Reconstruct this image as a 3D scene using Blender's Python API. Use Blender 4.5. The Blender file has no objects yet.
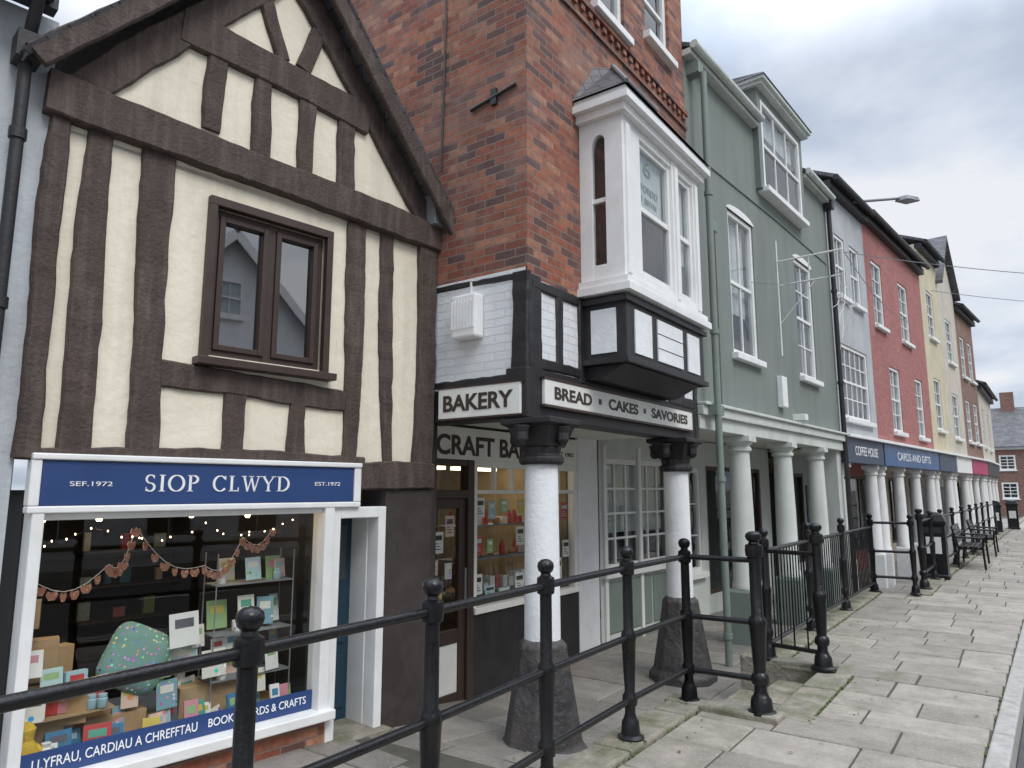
import bpy, bmesh, math, random
from mathutils import Vector, Matrix
random.seed(7)
R=random.uniform
scene=bpy.context.scene
col=scene.collection
# ------------------------------------------------------------------ materials
def nt(name):
    m=bpy.data.materials.new(name);m.use_nodes=True
    n=m.node_tree.nodes;n.clear()
    o=n.new('ShaderNodeOutputMaterial')
    return m,n,m.node_tree.links,o
def math_(n,l,op,a,b=None,c=None):
    x=n.new('ShaderNodeMath');x.operation=op
    for i,v in enumerate((a,b,c)):
        if v is None: continue
        if isinstance(v,(int,float)): x.inputs[i].default_value=v
        else: l.new(v,x.inputs[i])
    return x.outputs[0]
def mixc(n,l,f,a,b,mode='MIX'):
    x=n.new('ShaderNodeMix');x.data_type='RGBA';x.blend_type=mode
    for i,v in ((0,f),(6,a),(7,b)):
        if isinstance(v,(int,float)): x.inputs[i].default_value=v
        elif isinstance(v,tuple): x.inputs[i].default_value=(v[0],v[1],v[2],1)
        else: l.new(v,x.inputs[i])
    return x.outputs[2]
def noise(n,l,vec,scale,detail=3,rough=.6):
    x=n.new('ShaderNodeTexNoise');x.inputs['Scale'].default_value=scale
    x.inputs['Detail'].default_value=detail;x.inputs['Roughness'].default_value=rough
    if vec is not None: l.new(vec,x.inputs['Vector'])
    return x.outputs['Fac']
def ramp(n,l,f,stops,interp='LINEAR'):
    x=n.new('ShaderNodeValToRGB');x.color_ramp.interpolation=interp
    e=x.color_ramp.elements
    while len(e)<len(stops): e.new(.5)
    for i,(p,c) in enumerate(stops):
        e[i].position=p;e[i].color=(c[0],c[1],c[2],1) if isinstance(c,tuple) else (c,c,c,1)
    l.new(f,x.inputs[0]);return x.outputs[0]
def mul(c,k): return tuple(min(1,x*k) for x in c)
def M(name,c,rough=.7,var=.15,vs=3.,bump=.15,bs=45.,metal=0.,streak=0.,dirt=None,dirta=.35,bd=.01,spec=.5,coat=0.,dlo=.48,dsc=None):
    m,n,l,o=nt(name)
    b=n.new('ShaderNodeBsdfPrincipled');l.new(b.outputs[0],o.inputs[0])
    tc=n.new('ShaderNodeTexCoord').outputs['Object']
    f=noise(n,l,tc,vs,4)
    f2=ramp(n,l,f,[(.3,0.),(.7,1.)])
    cc=mixc(n,l,f2,mul(c,1-var),mul(c,1+var))
    if dirt or streak:
        mp=n.new('ShaderNodeMapping');mp.inputs['Scale'].default_value=dsc or (3.5,3.5,.35 if streak else 3.)
        l.new(tc,mp.inputs[0])
        g=noise(n,l,mp.outputs[0],1.0,6,.7)
        g2=ramp(n,l,g,[(dlo,0.),(dlo+.25,1.)])
        g3=math_(n,l,'MULTIPLY',g2,dirta)
        cc=mixc(n,l,g3,cc,dirt or mul(c,.5))
    l.new(cc,b.inputs['Base Color'])
    b.inputs['Metallic'].default_value=metal
    b.inputs['Specular IOR Level'].default_value=spec
    b.inputs['Coat Weight'].default_value=coat
    rr=math_(n,l,'MULTIPLY_ADD',f,.25,rough-.12);l.new(rr,b.inputs['Roughness'])
    if bump:
        bb=noise(n,l,tc,bs,3);bn=n.new('ShaderNodeBump');bn.inputs['Strength'].default_value=bump;bn.inputs['Distance'].default_value=bd
        l.new(bb,bn.inputs['Height']);l.new(bn.outputs[0],b.inputs['Normal'])
    return m
def brickmat(name,tones,mortar,bw=.215,bh=.072,ms=.008,rough=.85,patch=(.5,.42,.36),patcha=.25,bump=.6,vscale=1.,soot=.45):
    m,n,l,o=nt(name)
    b=n.new('ShaderNodeBsdfPrincipled');l.new(b.outputs[0],o.inputs[0])
    tc=n.new('ShaderNodeTexCoord').outputs['Object']
    wob=n.new('ShaderNodeTexNoise');wob.inputs['Scale'].default_value=9;l.new(tc,wob.inputs['Vector'])
    va=n.new('ShaderNodeVectorMath');va.operation='MULTIPLY_ADD';l.new(wob.outputs['Color'],va.inputs[0]);va.inputs[1].default_value=(.012,.012,.012);l.new(tc,va.inputs[2])
    s=n.new('ShaderNodeSeparateXYZ');l.new(va.outputs[0],s.inputs[0])
    u=math_(n,l,'ADD',s.outputs[0],s.outputs[1]);v=math_(n,l,'MULTIPLY',s.outputs[2],vscale)
    cb=n.new('ShaderNodeCombineXYZ');l.new(u,cb.inputs[0]);l.new(v,cb.inputs[1])
    bt=n.new('ShaderNodeTexBrick');l.new(cb.outputs[0],bt.inputs['Vector'])
    bt.inputs['Scale'].default_value=1;bt.inputs['Brick Width'].default_value=bw;bt.inputs['Row Height'].default_value=bh
    bt.inputs['Mortar Size'].default_value=ms;bt.inputs['Mortar Smooth'].default_value=.2
    row=math_(n,l,'FLOOR',math_(n,l,'DIVIDE',v,bh))
    par=math_(n,l,'FLOORED_MODULO',row,2.)
    uu=math_(n,l,'ADD',math_(n,l,'DIVIDE',u,bw),math_(n,l,'MULTIPLY_ADD',par,-.5,.5))
    cell=math_(n,l,'FLOOR',uu)
    c2=n.new('ShaderNodeCombineXYZ');l.new(cell,c2.inputs[0]);l.new(row,c2.inputs[1])
    wn=n.new('ShaderNodeTexWhiteNoise');wn.noise_dimensions='2D';l.new(c2.outputs[0],wn.inputs['Vector'])
    k=len(tones)
    cc=ramp(n,l,wn.outputs['Value'],[(i/k,t) for i,t in enumerate(tones)],'CONSTANT')
    f=noise(n,l,tc,14,4);cc=mixc(n,l,math_(n,l,'MULTIPLY',ramp(n,l,f,[(.35,0.),(.7,1.)]),soot),cc,(.05,.03,.025))
    f4=ramp(n,l,noise(n,l,tc,.8,4,.6),[(.42,0.),(.62,1.)]);cc=mixc(n,l,math_(n,l,'MULTIPLY',f4,soot*.75),cc,(.09,.05,.04))
    g=ramp(n,l,noise(n,l,tc,1.1,5,.7),[(.5,0.),(.72,1.)])
    cc=mixc(n,l,math_(n,l,'MULTIPLY',g,patcha),cc,patch)
    cc=mixc(n,l,bt.outputs['Fac'],cc,mortar)
    l.new(cc,b.inputs['Base Color']);b.inputs['Roughness'].default_value=rough
    h=math_(n,l,'ADD',math_(n,l,'SUBTRACT',1.,bt.outputs['Fac']),math_(n,l,'MULTIPLY',noise(n,l,tc,60,3),.6))
    bn=n.new('ShaderNodeBump');bn.inputs['Strength'].default_value=bump;bn.inputs['Distance'].default_value=.012
    l.new(h,bn.inputs['Height']);l.new(bn.outputs[0],b.inputs['Normal'])
    return m
def flagmat(name,c1,c2,moss=.3):
    m,n,l,o=nt(name)
    b=n.new('ShaderNodeBsdfPrincipled');l.new(b.outputs[0],o.inputs[0])
    tc=n.new('ShaderNodeTexCoord').outputs['Object']
    at=n.new('ShaderNodeAttribute');at.attribute_name='tint'
    am=n.new('ShaderNodeAttribute');am.attribute_name='mossy'
    cc=mixc(n,l,at.outputs['Fac'],c1,c2)
    f=noise(n,l,tc,4,6,.7);cc=mixc(n,l,math_(n,l,'MULTIPLY',ramp(n,l,f,[(.38,0.),(.68,1.)]),.5),cc,mul(c1,.42))
    f3=noise(n,l,tc,60,2);cc=mixc(n,l,math_(n,l,'MULTIPLY',ramp(n,l,f3,[(.5,0.),(.75,1.)]),.4),cc,mul(c2,1.3))
    v=n.new('ShaderNodeTexVoronoi');v.inputs['Scale'].default_value=4.5;l.new(tc,v.inputs['Vector'])
    sp_=ramp(n,l,v.outputs['Distance'],[(.055,1.),(.085,0.)]);cc=mixc(n,l,math_(n,l,'MULTIPLY',sp_,.5),cc,(.10,.095,.085))
    g0=noise(n,l,tc,1.6,6,.75)
    g=ramp(n,l,g0,[(.50,0.),(.66,1.)])
    cc=mixc(n,l,math_(n,l,'MULTIPLY',g,moss),cc,(.12,.11,.08))
    g2=ramp(n,l,noise(n,l,tc,5,6,.75),[(.46,0.),(.66,1.)])
    cc=mixc(n,l,math_(n,l,'MULTIPLY',g2,am.outputs['Fac']),cc,(.10,.11,.045))
    l.new(cc,b.inputs['Base Color'])
    l.new(math_(n,l,'MULTIPLY_ADD',f,.6,.30),b.inputs['Roughness'])
    bn=n.new('ShaderNodeBump');bn.inputs['Strength'].default_value=.5;bn.inputs['Distance'].default_value=.014
    l.new(math_(n,l,'ADD',noise(n,l,tc,12,4),math_(n,l,'MULTIPLY',noise(n,l,tc,90,2),.3)),bn.inputs['Height']);l.new(bn.outputs[0],b.inputs['Normal'])
    return m
def glassmat(name,tint=(.93,.96,.95),ior=1.5,wob=.03):
    m,n,l,o=nt(name)
    t=n.new('ShaderNodeBsdfTransparent');t.inputs[0].default_value=(*tint,1)
    g=n.new('ShaderNodeBsdfGlossy');g.inputs['Roughness'].default_value=.015
    ge=n.new('ShaderNodeNewGeometry')
    fr=n.new('ShaderNodeFresnel')
    # a thin pane reflects the same from both of its faces
    l.new(math_(n,l,'MULTIPLY_ADD',ge.outputs['Backfacing'],1/ior-ior,ior),fr.inputs[0])
    tc=n.new('ShaderNodeTexCoord').outputs['Object']
    bn=n.new('ShaderNodeBump');bn.inputs['Strength'].default_value=wob;bn.inputs['Distance'].default_value=.1
    l.new(noise(n,l,tc,1.7,1),bn.inputs['Height']);l.new(bn.outputs[0],g.inputs['Normal'])
    mx=n.new('ShaderNodeMixShader');l.new(fr.outputs[0],mx.inputs[0]);l.new(t.outputs[0],mx.inputs[1]);l.new(g.outputs[0],mx.inputs[2])
    l.new(mx.outputs[0],o.inputs[0]);return m
def emis(name,c,s):
    m,n,l,o=nt(name);e=n.new('ShaderNodeEmission');e.inputs[0].default_value=(*c,1);e.inputs[1].default_value=s
    l.new(e.outputs[0],o.inputs[0]);return m
def spotmat(name,c,c2,scale):
    m,n,l,o=nt(name);b=n.new('ShaderNodeBsdfPrincipled');l.new(b.outputs[0],o.inputs[0])
    tc=n.new('ShaderNodeTexCoord').outputs['Object']
    v=n.new('ShaderNodeTexVoronoi');v.inputs['Scale'].default_value=scale;l.new(tc,v.inputs['Vector'])
    f=ramp(n,l,v.outputs['Distance'],[(.22,1.),(.3,0.)]);cc=mixc(n,l,f,c,v.outputs['Color'] if c2 is None else c2)
    l.new(cc,b.inputs['Base Color']);b.inputs['Roughness'].default_value=.8;return m

cream=M('cream_render',(.80,.735,.59),.85,.05,2.5,.45,9,bd=.02,dirt=(.44,.38,.29),dirta=.4,streak=1)
timber=M('dark_timber',(.066,.046,.038),.8,.3,7,.7,40,bd=.015,dirt=(.16,.125,.105),dirta=.6,dsc=(14,14,1.6))
winbrown=M('brown_window_frame',(.05,.03,.023),.45,.15,6,.05)
blackt=M('black_painted_timber',(.022,.02,.022),.5,.3,6,.3,30)
whitep=M('white_paint',(.80,.80,.78),.5,.05,4,.08,40,dirt=(.5,.48,.43),dirta=.25)
whiter=M('white_roughcast',(.80,.81,.82),.85,.04,5,.45,30,bd=.012,dirt=(.5,.49,.46),dirta=.3)
greyrend=M('pale_grey_render',(.50,.53,.56),.9,.1,2,.6,22,streak=1,dirt=(.28,.28,.27),dirta=.45)
sage=M('sage_green_render',(.200,.228,.205),.85,.06,1.3,.25,35,streak=1,dirt=(.13,.148,.13),dirta=.5)
sagel=M('pale_green_paint',(.58,.61,.565),.7,.06,3,.2,30,streak=1,dirt=(.3,.31,.27),dirta=.4)
sagem=M('green_paint_plinth',(.19,.235,.205),.6,.1,3,.2,30)
pink=brickmat('pink_painted_brick',[(.42,.165,.15),(.38,.145,.13),(.44,.185,.165)],(.34,.14,.13),patch=(.5,.28,.24),bump=.35,soot=.2)
yellow=M('yellow_render',(.58,.52,.37),.85,.1,2,.3,30,streak=1,dirt=(.36,.31,.22))
cream2=M('stone_render',(.55,.51,.43),.85,.1,2,.3,30,streak=1,dirt=(.3,.27,.22))
brick=brickmat('red_brick',[(.41,.13,.07),(.31,.09,.055),(.45,.17,.095),(.17,.075,.065),(.37,.11,.062),(.26,.095,.07),(.43,.15,.08),(.50,.23,.14),(.34,.12,.08),(.13,.07,.07)],(.22,.17,.135),ms=.006,soot=.5)
brick2=brickmat('dull_brick',[(.28,.11,.08),(.22,.08,.06),(.3,.14,.1)],(.3,.26,.22))
wbrick=brickmat('white_painted_brick',[(.77,.78,.79),(.75,.76,.77),(.79,.80,.81)],(.70,.71,.72),patch=(.55,.55,.52),patcha=.3,bump=.8,soot=.04)
slate=brickmat('roof_slate',[(.10,.11,.13),(.13,.14,.16),(.085,.09,.105),(.15,.16,.17)],(.03,.03,.035),bw=.28,bh=.16,ms=.006,rough=.6,patch=(.2,.21,.17),vscale=1.3)
blue=M('navy_sign_paint',(.024,.058,.18),.4,.06,3,.03)
bluelt=M('blue_fascia_paint',(.03,.09,.22),.4,.1,3,.03)
greyblue=M('grey_fascia_paint',(.05,.07,.11),.5,.1,3,.03)
signw=M('cream_sign_board',(.78,.77,.72),.5,.05,5,.05,dirt=(.5,.47,.4),dirta=.25)
lett_w=M('white_lettering',(.85,.85,.85),.5,.02,5,0)
lett_b=M('brown_lettering',(.045,.03,.022),.5,.05,5,0)
doorblue=M('dark_blue_door_paint',(.015,.045,.075),.35,.1,3,.05)
darkwall=M('dark_brown_render',(.045,.034,.032),.7,.3,3,.4,25,dirt=(.09,.07,.06),dirta=.5)
iron=M('black_iron_paint',(.006,.006,.007),.30,.3,10,.35,35,coat=.0,spec=.42,dirt=(.03,.026,.022),dirta=.3)
stonedark=M('dark_painted_stone',(.055,.05,.05),.6,.35,5,.8,14,bd=.03,dirt=(.15,.13,.11),dirta=.5)
leadgrey=M('lead_grey',(.2,.21,.22),.5,.2,5,.1)
asphalt=M('asphalt',(.085,.083,.08),.9,.25,6,.7,120)
kerbm=M('granite_kerb',(.36,.345,.32),.8,.2,12,.5,50,dirt=(.17,.155,.13))
mossy=M('mossy_stone',(.26,.235,.19),.85,.3,6,.9,22,bd=.02,dirt=(.095,.11,.04),dirta=.8,dlo=.42)
joint=M('joint_sand',(.075,.07,.055),.95,.3,8,.3,60,dirt=(.06,.075,.035),dirta=.6)
mossm=M('moss',(.07,.095,.025),.95,.4,12,.6,60)
earth=M('ground_surface',(.10,.10,.085),.95,.3,.5,.3)
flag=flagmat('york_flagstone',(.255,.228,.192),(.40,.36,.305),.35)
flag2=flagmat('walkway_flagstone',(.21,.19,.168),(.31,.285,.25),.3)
glass=glassmat('window_glass')
glassd=glassmat('old_sash_glass',(.75,.8,.8),2.3,.08)
darkin=M('dark_interior',(.03,.032,.035),.9,.4,1.5,0)
warmin=M('warm_interior_wall',(.30,.22,.12),.9,.3,2,0)
curtain=M('net_curtain',(.75,.75,.73),.9,.1,14,.2,8)
kraft=M('kraft_card',(.42,.27,.14),.85,.1,8,.05)
paper=M('white_card',(.78,.77,.73),.7,.05,8,0)
woodl=M('pale_wood',(.40,.27,.15),.6,.2,6,.1)
woodd=M('stained_shelf_wood',(.07,.045,.03),.6,.2,6,.1)
bulb=emis('warm_bulb',(1,.72,.38),14.)
ceilm=M('soffit_paint',(.66,.66,.60),.8,.08,3,.1,dirt=(.4,.38,.32),dirta=.4)
def simple(name,c,r=.55): return M(name,c,r,.06,8,0)
cols=[simple('print_%d'%i,c) for i,c in enumerate([(.5,.05,.05),(.05,.2,.35),(.1,.35,.25),(.65,.5,.1),(.7,.68,.6),(.35,.5,.55),(.6,.25,.3),(.12,.12,.14),(.3,.45,.2)])]
cardart=[spotmat('card_art_%d'%i,c,None,s) for i,(c,s) in enumerate([((.7,.68,.6),18),((.45,.6,.6),25),((.7,.5,.4),14),((.2,.35,.4),30)])]
# ------------------------------------------------------------------ geometry helpers
class Pl:
    def __init__(s,ox,oy,ax,ay,k=1.):
        L=math.hypot(ax,ay);s.o=(ox,oy);s.a=(ax/L,ay/L);s.n=(s.a[1],-s.a[0]);s.k=k
    def pt(s,u,d,z):
        if s.k!=1.: u*=s.k;z=1.6+s.k*(z-1.6)
        return (s.o[0]+s.a[0]*u+s.n[0]*d, s.o[1]+s.a[1]*u+s.n[1]*d, z)
W=Pl(0,0,1,0)
def mk(name,me,mat,parent=None):
    ob=bpy.data.objects.new(name,me);col.objects.link(ob)
    if mat: me.materials.append(mat)
    if parent is not None:
        ob.parent=parent;ob.matrix_parent_inverse=Matrix.Translation(-parent.location)
    return ob
def empty(name,loc=(0,0,0)):
    e=bpy.data.objects.new(name,None);e.location=loc;e.empty_display_size=.3;col.objects.link(e);return e
class MB:
    def __init__(s): s.v=[];s.f=[]
    def add(s,vs,fs):
        b=len(s.v);s.v+=[tuple(v) for v in vs];s.f+=[tuple(i+b for i in f) for f in fs]
    def quad(s,a,b,c,d): s.add([a,b,c,d],[(0,1,2,3)])
    def hexa(s,p): s.add(p,[(0,1,2,3),(7,6,5,4),(0,4,5,1),(1,5,6,2),(2,6,7,3),(3,7,4,0)])
    def box(s,P,s0,s1,d0,d1,z0,z1):
        s.hexa([P.pt(s0,d0,z0),P.pt(s1,d0,z0),P.pt(s1,d1,z0),P.pt(s0,d1,z0),P.pt(s0,d0,z1),P.pt(s1,d0,z1),P.pt(s1,d1,z1),P.pt(s0,d1,z1)])
    def prism(s,P,pts,d0,d1):
        n=len(pts);v=[P.pt(a,d0,z) for a,z in pts]+[P.pt(a,d1,z) for a,z in pts]
        s.add(v,[tuple(range(n)),tuple(range(2*n-1,n-1,-1))]+[(i,(i+1)%n,n+(i+1)%n,n+i) for i in range(n)])
    def beam(s,P,a,b,w0,w1,d1,d0=-.02,jit=.006,n=None):
        L=math.hypot(b[0]-a[0],b[1]-a[1]);n=n or max(3,int(L/.08))
        dx,dz=(b[0]-a[0])/L,(b[1]-a[1])/L;nx,nz=-dz,dx
        base=len(s.v);q1=q2=0;ph=R(0,6);ph2=R(0,6);sway=min(.014,L*.008) if jit>.005 else 0
        for i in range(n+1):
            t=i/n;w=w0+(w1-w0)*t
            sw_=sway*math.sin(ph+t*4);sb_=sway*.6*math.sin(ph2+t*6.5)
            c=(a[0]+(b[0]-a[0])*t,a[1]+(b[1]-a[1])*t)
            q1=q1*.5+R(-jit,jit);q2=q2*.5+R(-jit,jit)
            e1=w/2+q1+sw_+sb_;e2=w/2+q2-sw_+sb_*.5;dd=d1+R(-.004,.004)
            for e,d in ((e1,d0),(e1-.002,dd-.012),(e1-.014,dd),(-e2+.014,dd),(-e2+.002,dd-.012),(-e2,d0)):
                s.v.append(P.pt(c[0]+nx*e,d,c[1]+nz*e))
        for i in range(n):
            for j in range(5):
                k=base+i*6+j;s.f.append((k,k+1,k+7,k+6))
        s.f.append(tuple(base+j for j in range(6)));s.f.append(tuple(base+n*6+j for j in range(6)))
    def lathe(s,cx,cy,z0,prof,seg=16,rot=0.):
        base=len(s.v)
        for r,z in prof:
            for i in range(seg):
                a=rot+2*math.pi*i/seg;s.v.append((cx+r*math.cos(a),cy+r*math.sin(a),z0+z))
        for j in range(len(prof)-1):
            for i in range(seg):
                s.f.append((base+j*seg+i,base+j*seg+(i+1)%seg,base+(j+1)*seg+(i+1)%seg,base+(j+1)*seg+i))
        s.f.append(tuple(base+i for i in range(seg))[::-1]);s.f.append(tuple(base+(len(prof)-1)*seg+i for i in range(seg)))
    def tube(s,a,b,r,seg=8):
        a=Vector(a);b=Vector(b);d=(b-a).normalized()
        u=d.orthogonal().normalized();w=d.cross(u);base=len(s.v)
        for p in (a,b):
            for i in range(seg):
                t=2*math.pi*i/seg;s.v.append(tuple(p+u*r*math.cos(t)+w*r*math.sin(t)))
        for i in range(seg): s.f.append((base+i,base+(i+1)%seg,base+seg+(i+1)%seg,base+seg+i))
        s.f.append(tuple(base+i for i in range(seg))[::-1]);s.f.append(tuple(base+seg+i for i in range(seg)))
    def path(s,pts,r,seg=6):
        for a,b in zip(pts[:-1],pts[1:]): s.tube(a,b,r,seg)
    def obj(s,name,mat,parent=None,bevel=0.,smooth=False,recalc=True):
        me=bpy.data.meshes.new(name);me.from_pydata(s.v,[],s.f)
        if recalc:
            bm=bmesh.new();bm.from_mesh(me);bmesh.ops.recalc_face_normals(bm,faces=bm.faces);bm.to_mesh(me);bm.free()
        ob=mk(name,me,mat,parent)
        if smooth:
            for p in me.polygons: p.use_smooth=True
            me.set_sharp_from_angle(angle=math.radians(40))
        if bevel:
            md=ob.modifiers.new('b','BEVEL');md.width=bevel;md.segments=2;md.limit_method='ANGLE'
        return ob
def box1(name,P,s0,s1,d0,d1,z0,z1,mat,parent=None,bevel=.006):
    b=MB();b.box(P,s0,s1,d0,d1,z0,z1);return b.obj(name,mat,parent,bevel)
def wall(name,P,s0,s1,z0,z1,holes,mat,parent,d=0.,rev=.14):
    b=MB();S=sorted({s0,s1,*[h[0] for h in holes],*[h[1] for h in holes]});Z=sorted({z0,z1,*[h[2] for h in holes],*[h[3] for h in holes]})
    for i in range(len(S)-1):
        for j in range(len(Z)-1):
            cs,cz=(S[i]+S[i+1])/2,(Z[j]+Z[j+1])/2
            if any(h[0]<cs<h[1] and h[2]<cz<h[3] for h in holes): continue
            b.quad(P.pt(S[i],d,Z[j]),P.pt(S[i+1],d,Z[j]),P.pt(S[i+1],d,Z[j+1]),P.pt(S[i],d,Z[j+1]))
    for a,c,e,f in holes:
        for p,q in (((a,e),(c,e)),((c,e),(c,f)),((c,f),(a,f)),((a,f),(a,e))):
            b.quad(P.pt(p[0],d,p[1]),P.pt(q[0],d,q[1]),P.pt(q[0],d-rev,q[1]),P.pt(p[0],d-rev,p[1]))
    return b.obj(name,mat,parent,recalc=False)
def window(P,s0,s1,z0,z1,parent,d=-.07,fm=None,nx=2,nz=4,sash=True,fw=.07,bw=.025,gl=None,cur=0,sill=True,back=darkin):
    fm=fm or whitep;b=MB()
    b.box(P,s0,s0+fw,d-.05,d+.03,z0,z1);b.box(P,s1-fw,s1,d-.05,d+.03,z0,z1)
    b.box(P,s0+fw,s1-fw,d-.05,d+.028,z1-fw,z1);b.box(P,s0+fw,s1-fw,d-.05,d+.028,z0,z0+fw)
    a0,a1,c0,c1=s0+fw,s1-fw,z0+fw,z1-fw
    mid=(c0+c1)/2
    if sash: b.box(P,a0,a1,d-.04,d+.015,mid-.025,mid+.025)
    for i in range(1,nx):
        x=a0+(a1-a0)*i/nx;b.box(P,x-bw/2,x+bw/2,d-.03,d+.008,c0,c1)
    for j in range(1,nz):
        z=c0+(c1-c0)*j/nz
        if sash and abs(z-mid)<.05: continue
        b.box(P,a0,a1,d-.028,d+.006,z-bw/2,z+bw/2)
    b.obj('window_frame',fm,parent,.004)
    g=MB();g.quad(P.pt(a0,d-.012,c0),P.pt(a1,d-.012,c0),P.pt(a1,d-.012,c1),P.pt(a0,d-.012,c1));g.obj('window_pane',gl or glassd,parent,recalc=False)
    g=MB();g.box(P,s0,s1,d-.62,d-.6,z0,z1);g.box(P,s0,s0+.01,d-.6,d-.05,z0,z1);g.box(P,s1-.01,s1,d-.6,d-.05,z0,z1);g.box(P,s0,s1,d-.6,d-.05,z1-.01,z1);g.box(P,s0,s1,d-.6,d-.05,z0,z0+.01)
    g.obj('room_interior',back,parent)
    if cur:
        c=MB();w=(a1-a0)
        def strip(x0,x1,zb):
            n=14
            for i in range(n):
                xa=x0+(x1-x0)*i/n;xb=x0+(x1-x0)*(i+1)/n
                c.quad(P.pt(xa,d-.1-.02*(i%2),zb),P.pt(xb,d-.1-.02*((i+1)%2),zb),P.pt(xb,d-.1-.02*((i+1)%2),c1),P.pt(xa,d-.1-.02*(i%2),c1))
        if cur==1: strip(a0,a0+w*.3,c0);strip(a1-w*.3,a1,c0)
        elif cur==2: strip(a0,a1,mid+.1)
        elif cur==4: strip(a0,a1,c0+(c1-c0)*.3)
        else: strip(a0,a1,c0)
        c.obj('curtain',curtain,parent,recalc=False)
    if sill: box1('sill',P,s0-.06,s1+.06,-.1,.09,z0-.09,z0-.002,fm,parent,.008)
def text(s,P,s0,s1,z0,z1,d,mat,parent,name='lettering',ext=.004,bold=0.):
    c=bpy.data.curves.new('t','FONT');c.body=s;c.size=1;c.extrude=.01;c.offset=bold
    o=bpy.data.objects.new('t',c);col.objects.link(o);bpy.context.view_layer.update()
    dg=bpy.context.evaluated_depsgraph_get();me=bpy.data.meshes.new_from_object(o.evaluated_get(dg))
    bpy.data.objects.remove(o)
    xs=[v.co.x for v in me.vertices];ys=[v.co.y for v in me.vertices]
    x0,x1,y0,y1=min(xs),max(xs),min(ys),max(ys)
    for v in me.vertices:
        uu=s0+(s1-s0)*(v.co.x-x0)/(x1-x0);zz=z0+(z1-z0)*(v.co.y-y0)/(y1-y0)
        v.co=Vector(P.pt(uu,d+(ext if v.co.z>0 else 0),zz))
    return mk(name,me,mat,parent)
GL={'I':[((.5,0),(.5,1),.16)],'L':[((.25,0),(.25,1),.16),((.25,.035),(.85,.035),.06),((.85,0),(.85,.26),.05)],
 'W':[((.08,1),(.30,0),.13),((.30,0),(.5,.9),.06),((.5,.9),(.70,0),.13),((.70,0),(.93,1),.06)],
 'Y':[((.1,1),(.5,.45),.14),((.9,1),(.5,.45),.06),((.5,.5),(.5,0),.15)]}
def serif(word,P,s0,s1,z0,z1,d,mat,parent):
    wd={'I':.42,'W':1.25,'L':.78,'P':.78,'S':.66,'Y':.95,'D':.98,'O':1.0,'C':.92,' ':.55}
    tot=sum(wd[c]+.16 for c in word)-.16;k=(s1-s0)/tot;h=z1-z0;b=MB();x=s0
    def stroke(p,q,w,cw):
        p=(x+p[0]*cw,z0+p[1]*h);q=(x+q[0]*cw,z0+q[1]*h)
        L=math.hypot(q[0]-p[0],q[1]-p[1]);nx,nz=-(q[1]-p[1])/L*w*h/2,(q[0]-p[0])/L*w*h/2
        b.prism(P,[(p[0]+nx,p[1]+nz),(q[0]+nx,q[1]+nz),(q[0]-nx,q[1]-nz),(p[0]-nx,p[1]-nz)],d,d+.004)
    def arc(cx,cz,rx,rz,a0,a1,cw,wmax=.16,wmin=.05,n=14):
        pts=[(cx+rx*math.cos(a0+(a1-a0)*i/n),cz+rz*math.sin(a0+(a1-a0)*i/n)) for i in range(n+1)]
        for i in range(n):
            am=a0+(a1-a0)*(i+.5)/n;stroke(pts[i],pts[i+1],wmin+(wmax-wmin)*abs(math.cos(am)),cw)
    pi=math.pi
    for c in word:
        cw=wd[c]*k
        if c in 'ILWYPD':
            ser={'I':[(.5,0),(.5,1)],'L':[(.25,0),(.25,1)],'W':[(.08,1),(.5,.97),(.93,1)],'Y':[(.1,1),(.9,1),(.5,0)],'P':[(.25,0),(.25,1)],'D':[(.2,0),(.2,1)]}[c]
            for sx,sz in ser:
                hw=.17*h/cw;zz=.02 if sz<.5 else .98;stroke((sx-hw,zz),(sx+hw,zz),.045,cw)
        for st in GL.get(c,[]): stroke(*st,cw)
        if c=='O': arc(.5,.5,.45,.48,0,2*pi,cw,n=26)
        if c=='C': arc(.54,.5,.46,.48,pi*.22,pi*1.78,cw,n=22);stroke((.92,.98),(.92,.72),.05,cw)
        if c=='P': stroke((.25,0),(.25,1),.16,cw);arc(.4,.74,.45,.24,-pi/2,pi/2,cw);stroke((.25,.975),(.42,.975),.05,cw);stroke((.25,.50),(.42,.50),.05,cw)
        if c=='D': stroke((.2,0),(.2,1),.16,cw);arc(.38,.5,.54,.48,-pi/2,pi/2,cw);stroke((.2,.975),(.4,.975),.05,cw);stroke((.2,.025),(.4,.025),.05,cw)
        if c=='S':
            arc(.5,.74,.36,.24,pi*.2,pi*1.5,cw,.12);arc(.5,.26,.38,.24,-pi*.8,pi*.5,cw,.14);stroke((.82,.98),(.82,.76),.04,cw);stroke((.14,.02),(.14,.26),.04,cw)
        x+=cw+.16*k
    b.obj('lettering',mat,parent)

# planes: survey lines of the facades
T=Pl(-4.7385,0,.1221,.9925,.9)
F=Pl(-3.15,0,0,1);B=Pl(-4.55,0,0,1);Pp=Pl(0,4.55,1,0)
Gp=Pl(-3.15,8.15,.061,1);H=Pl(-2.77,14.45,.103,1)
def wz(y): return -.2 if y<3.8 else (-.4 if y>5.5 else -.2-.2*(y-3.8)/1.7)
def edge(y):
    if y<5.36: return -2.34
    if y<6.95: return -1.62
    if y<12.7: return -2.24
    if y<14: return -1.58
    return -1.62+.035*(y-14)
def kerbx(y): return -.22+.03*(y-5)
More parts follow.
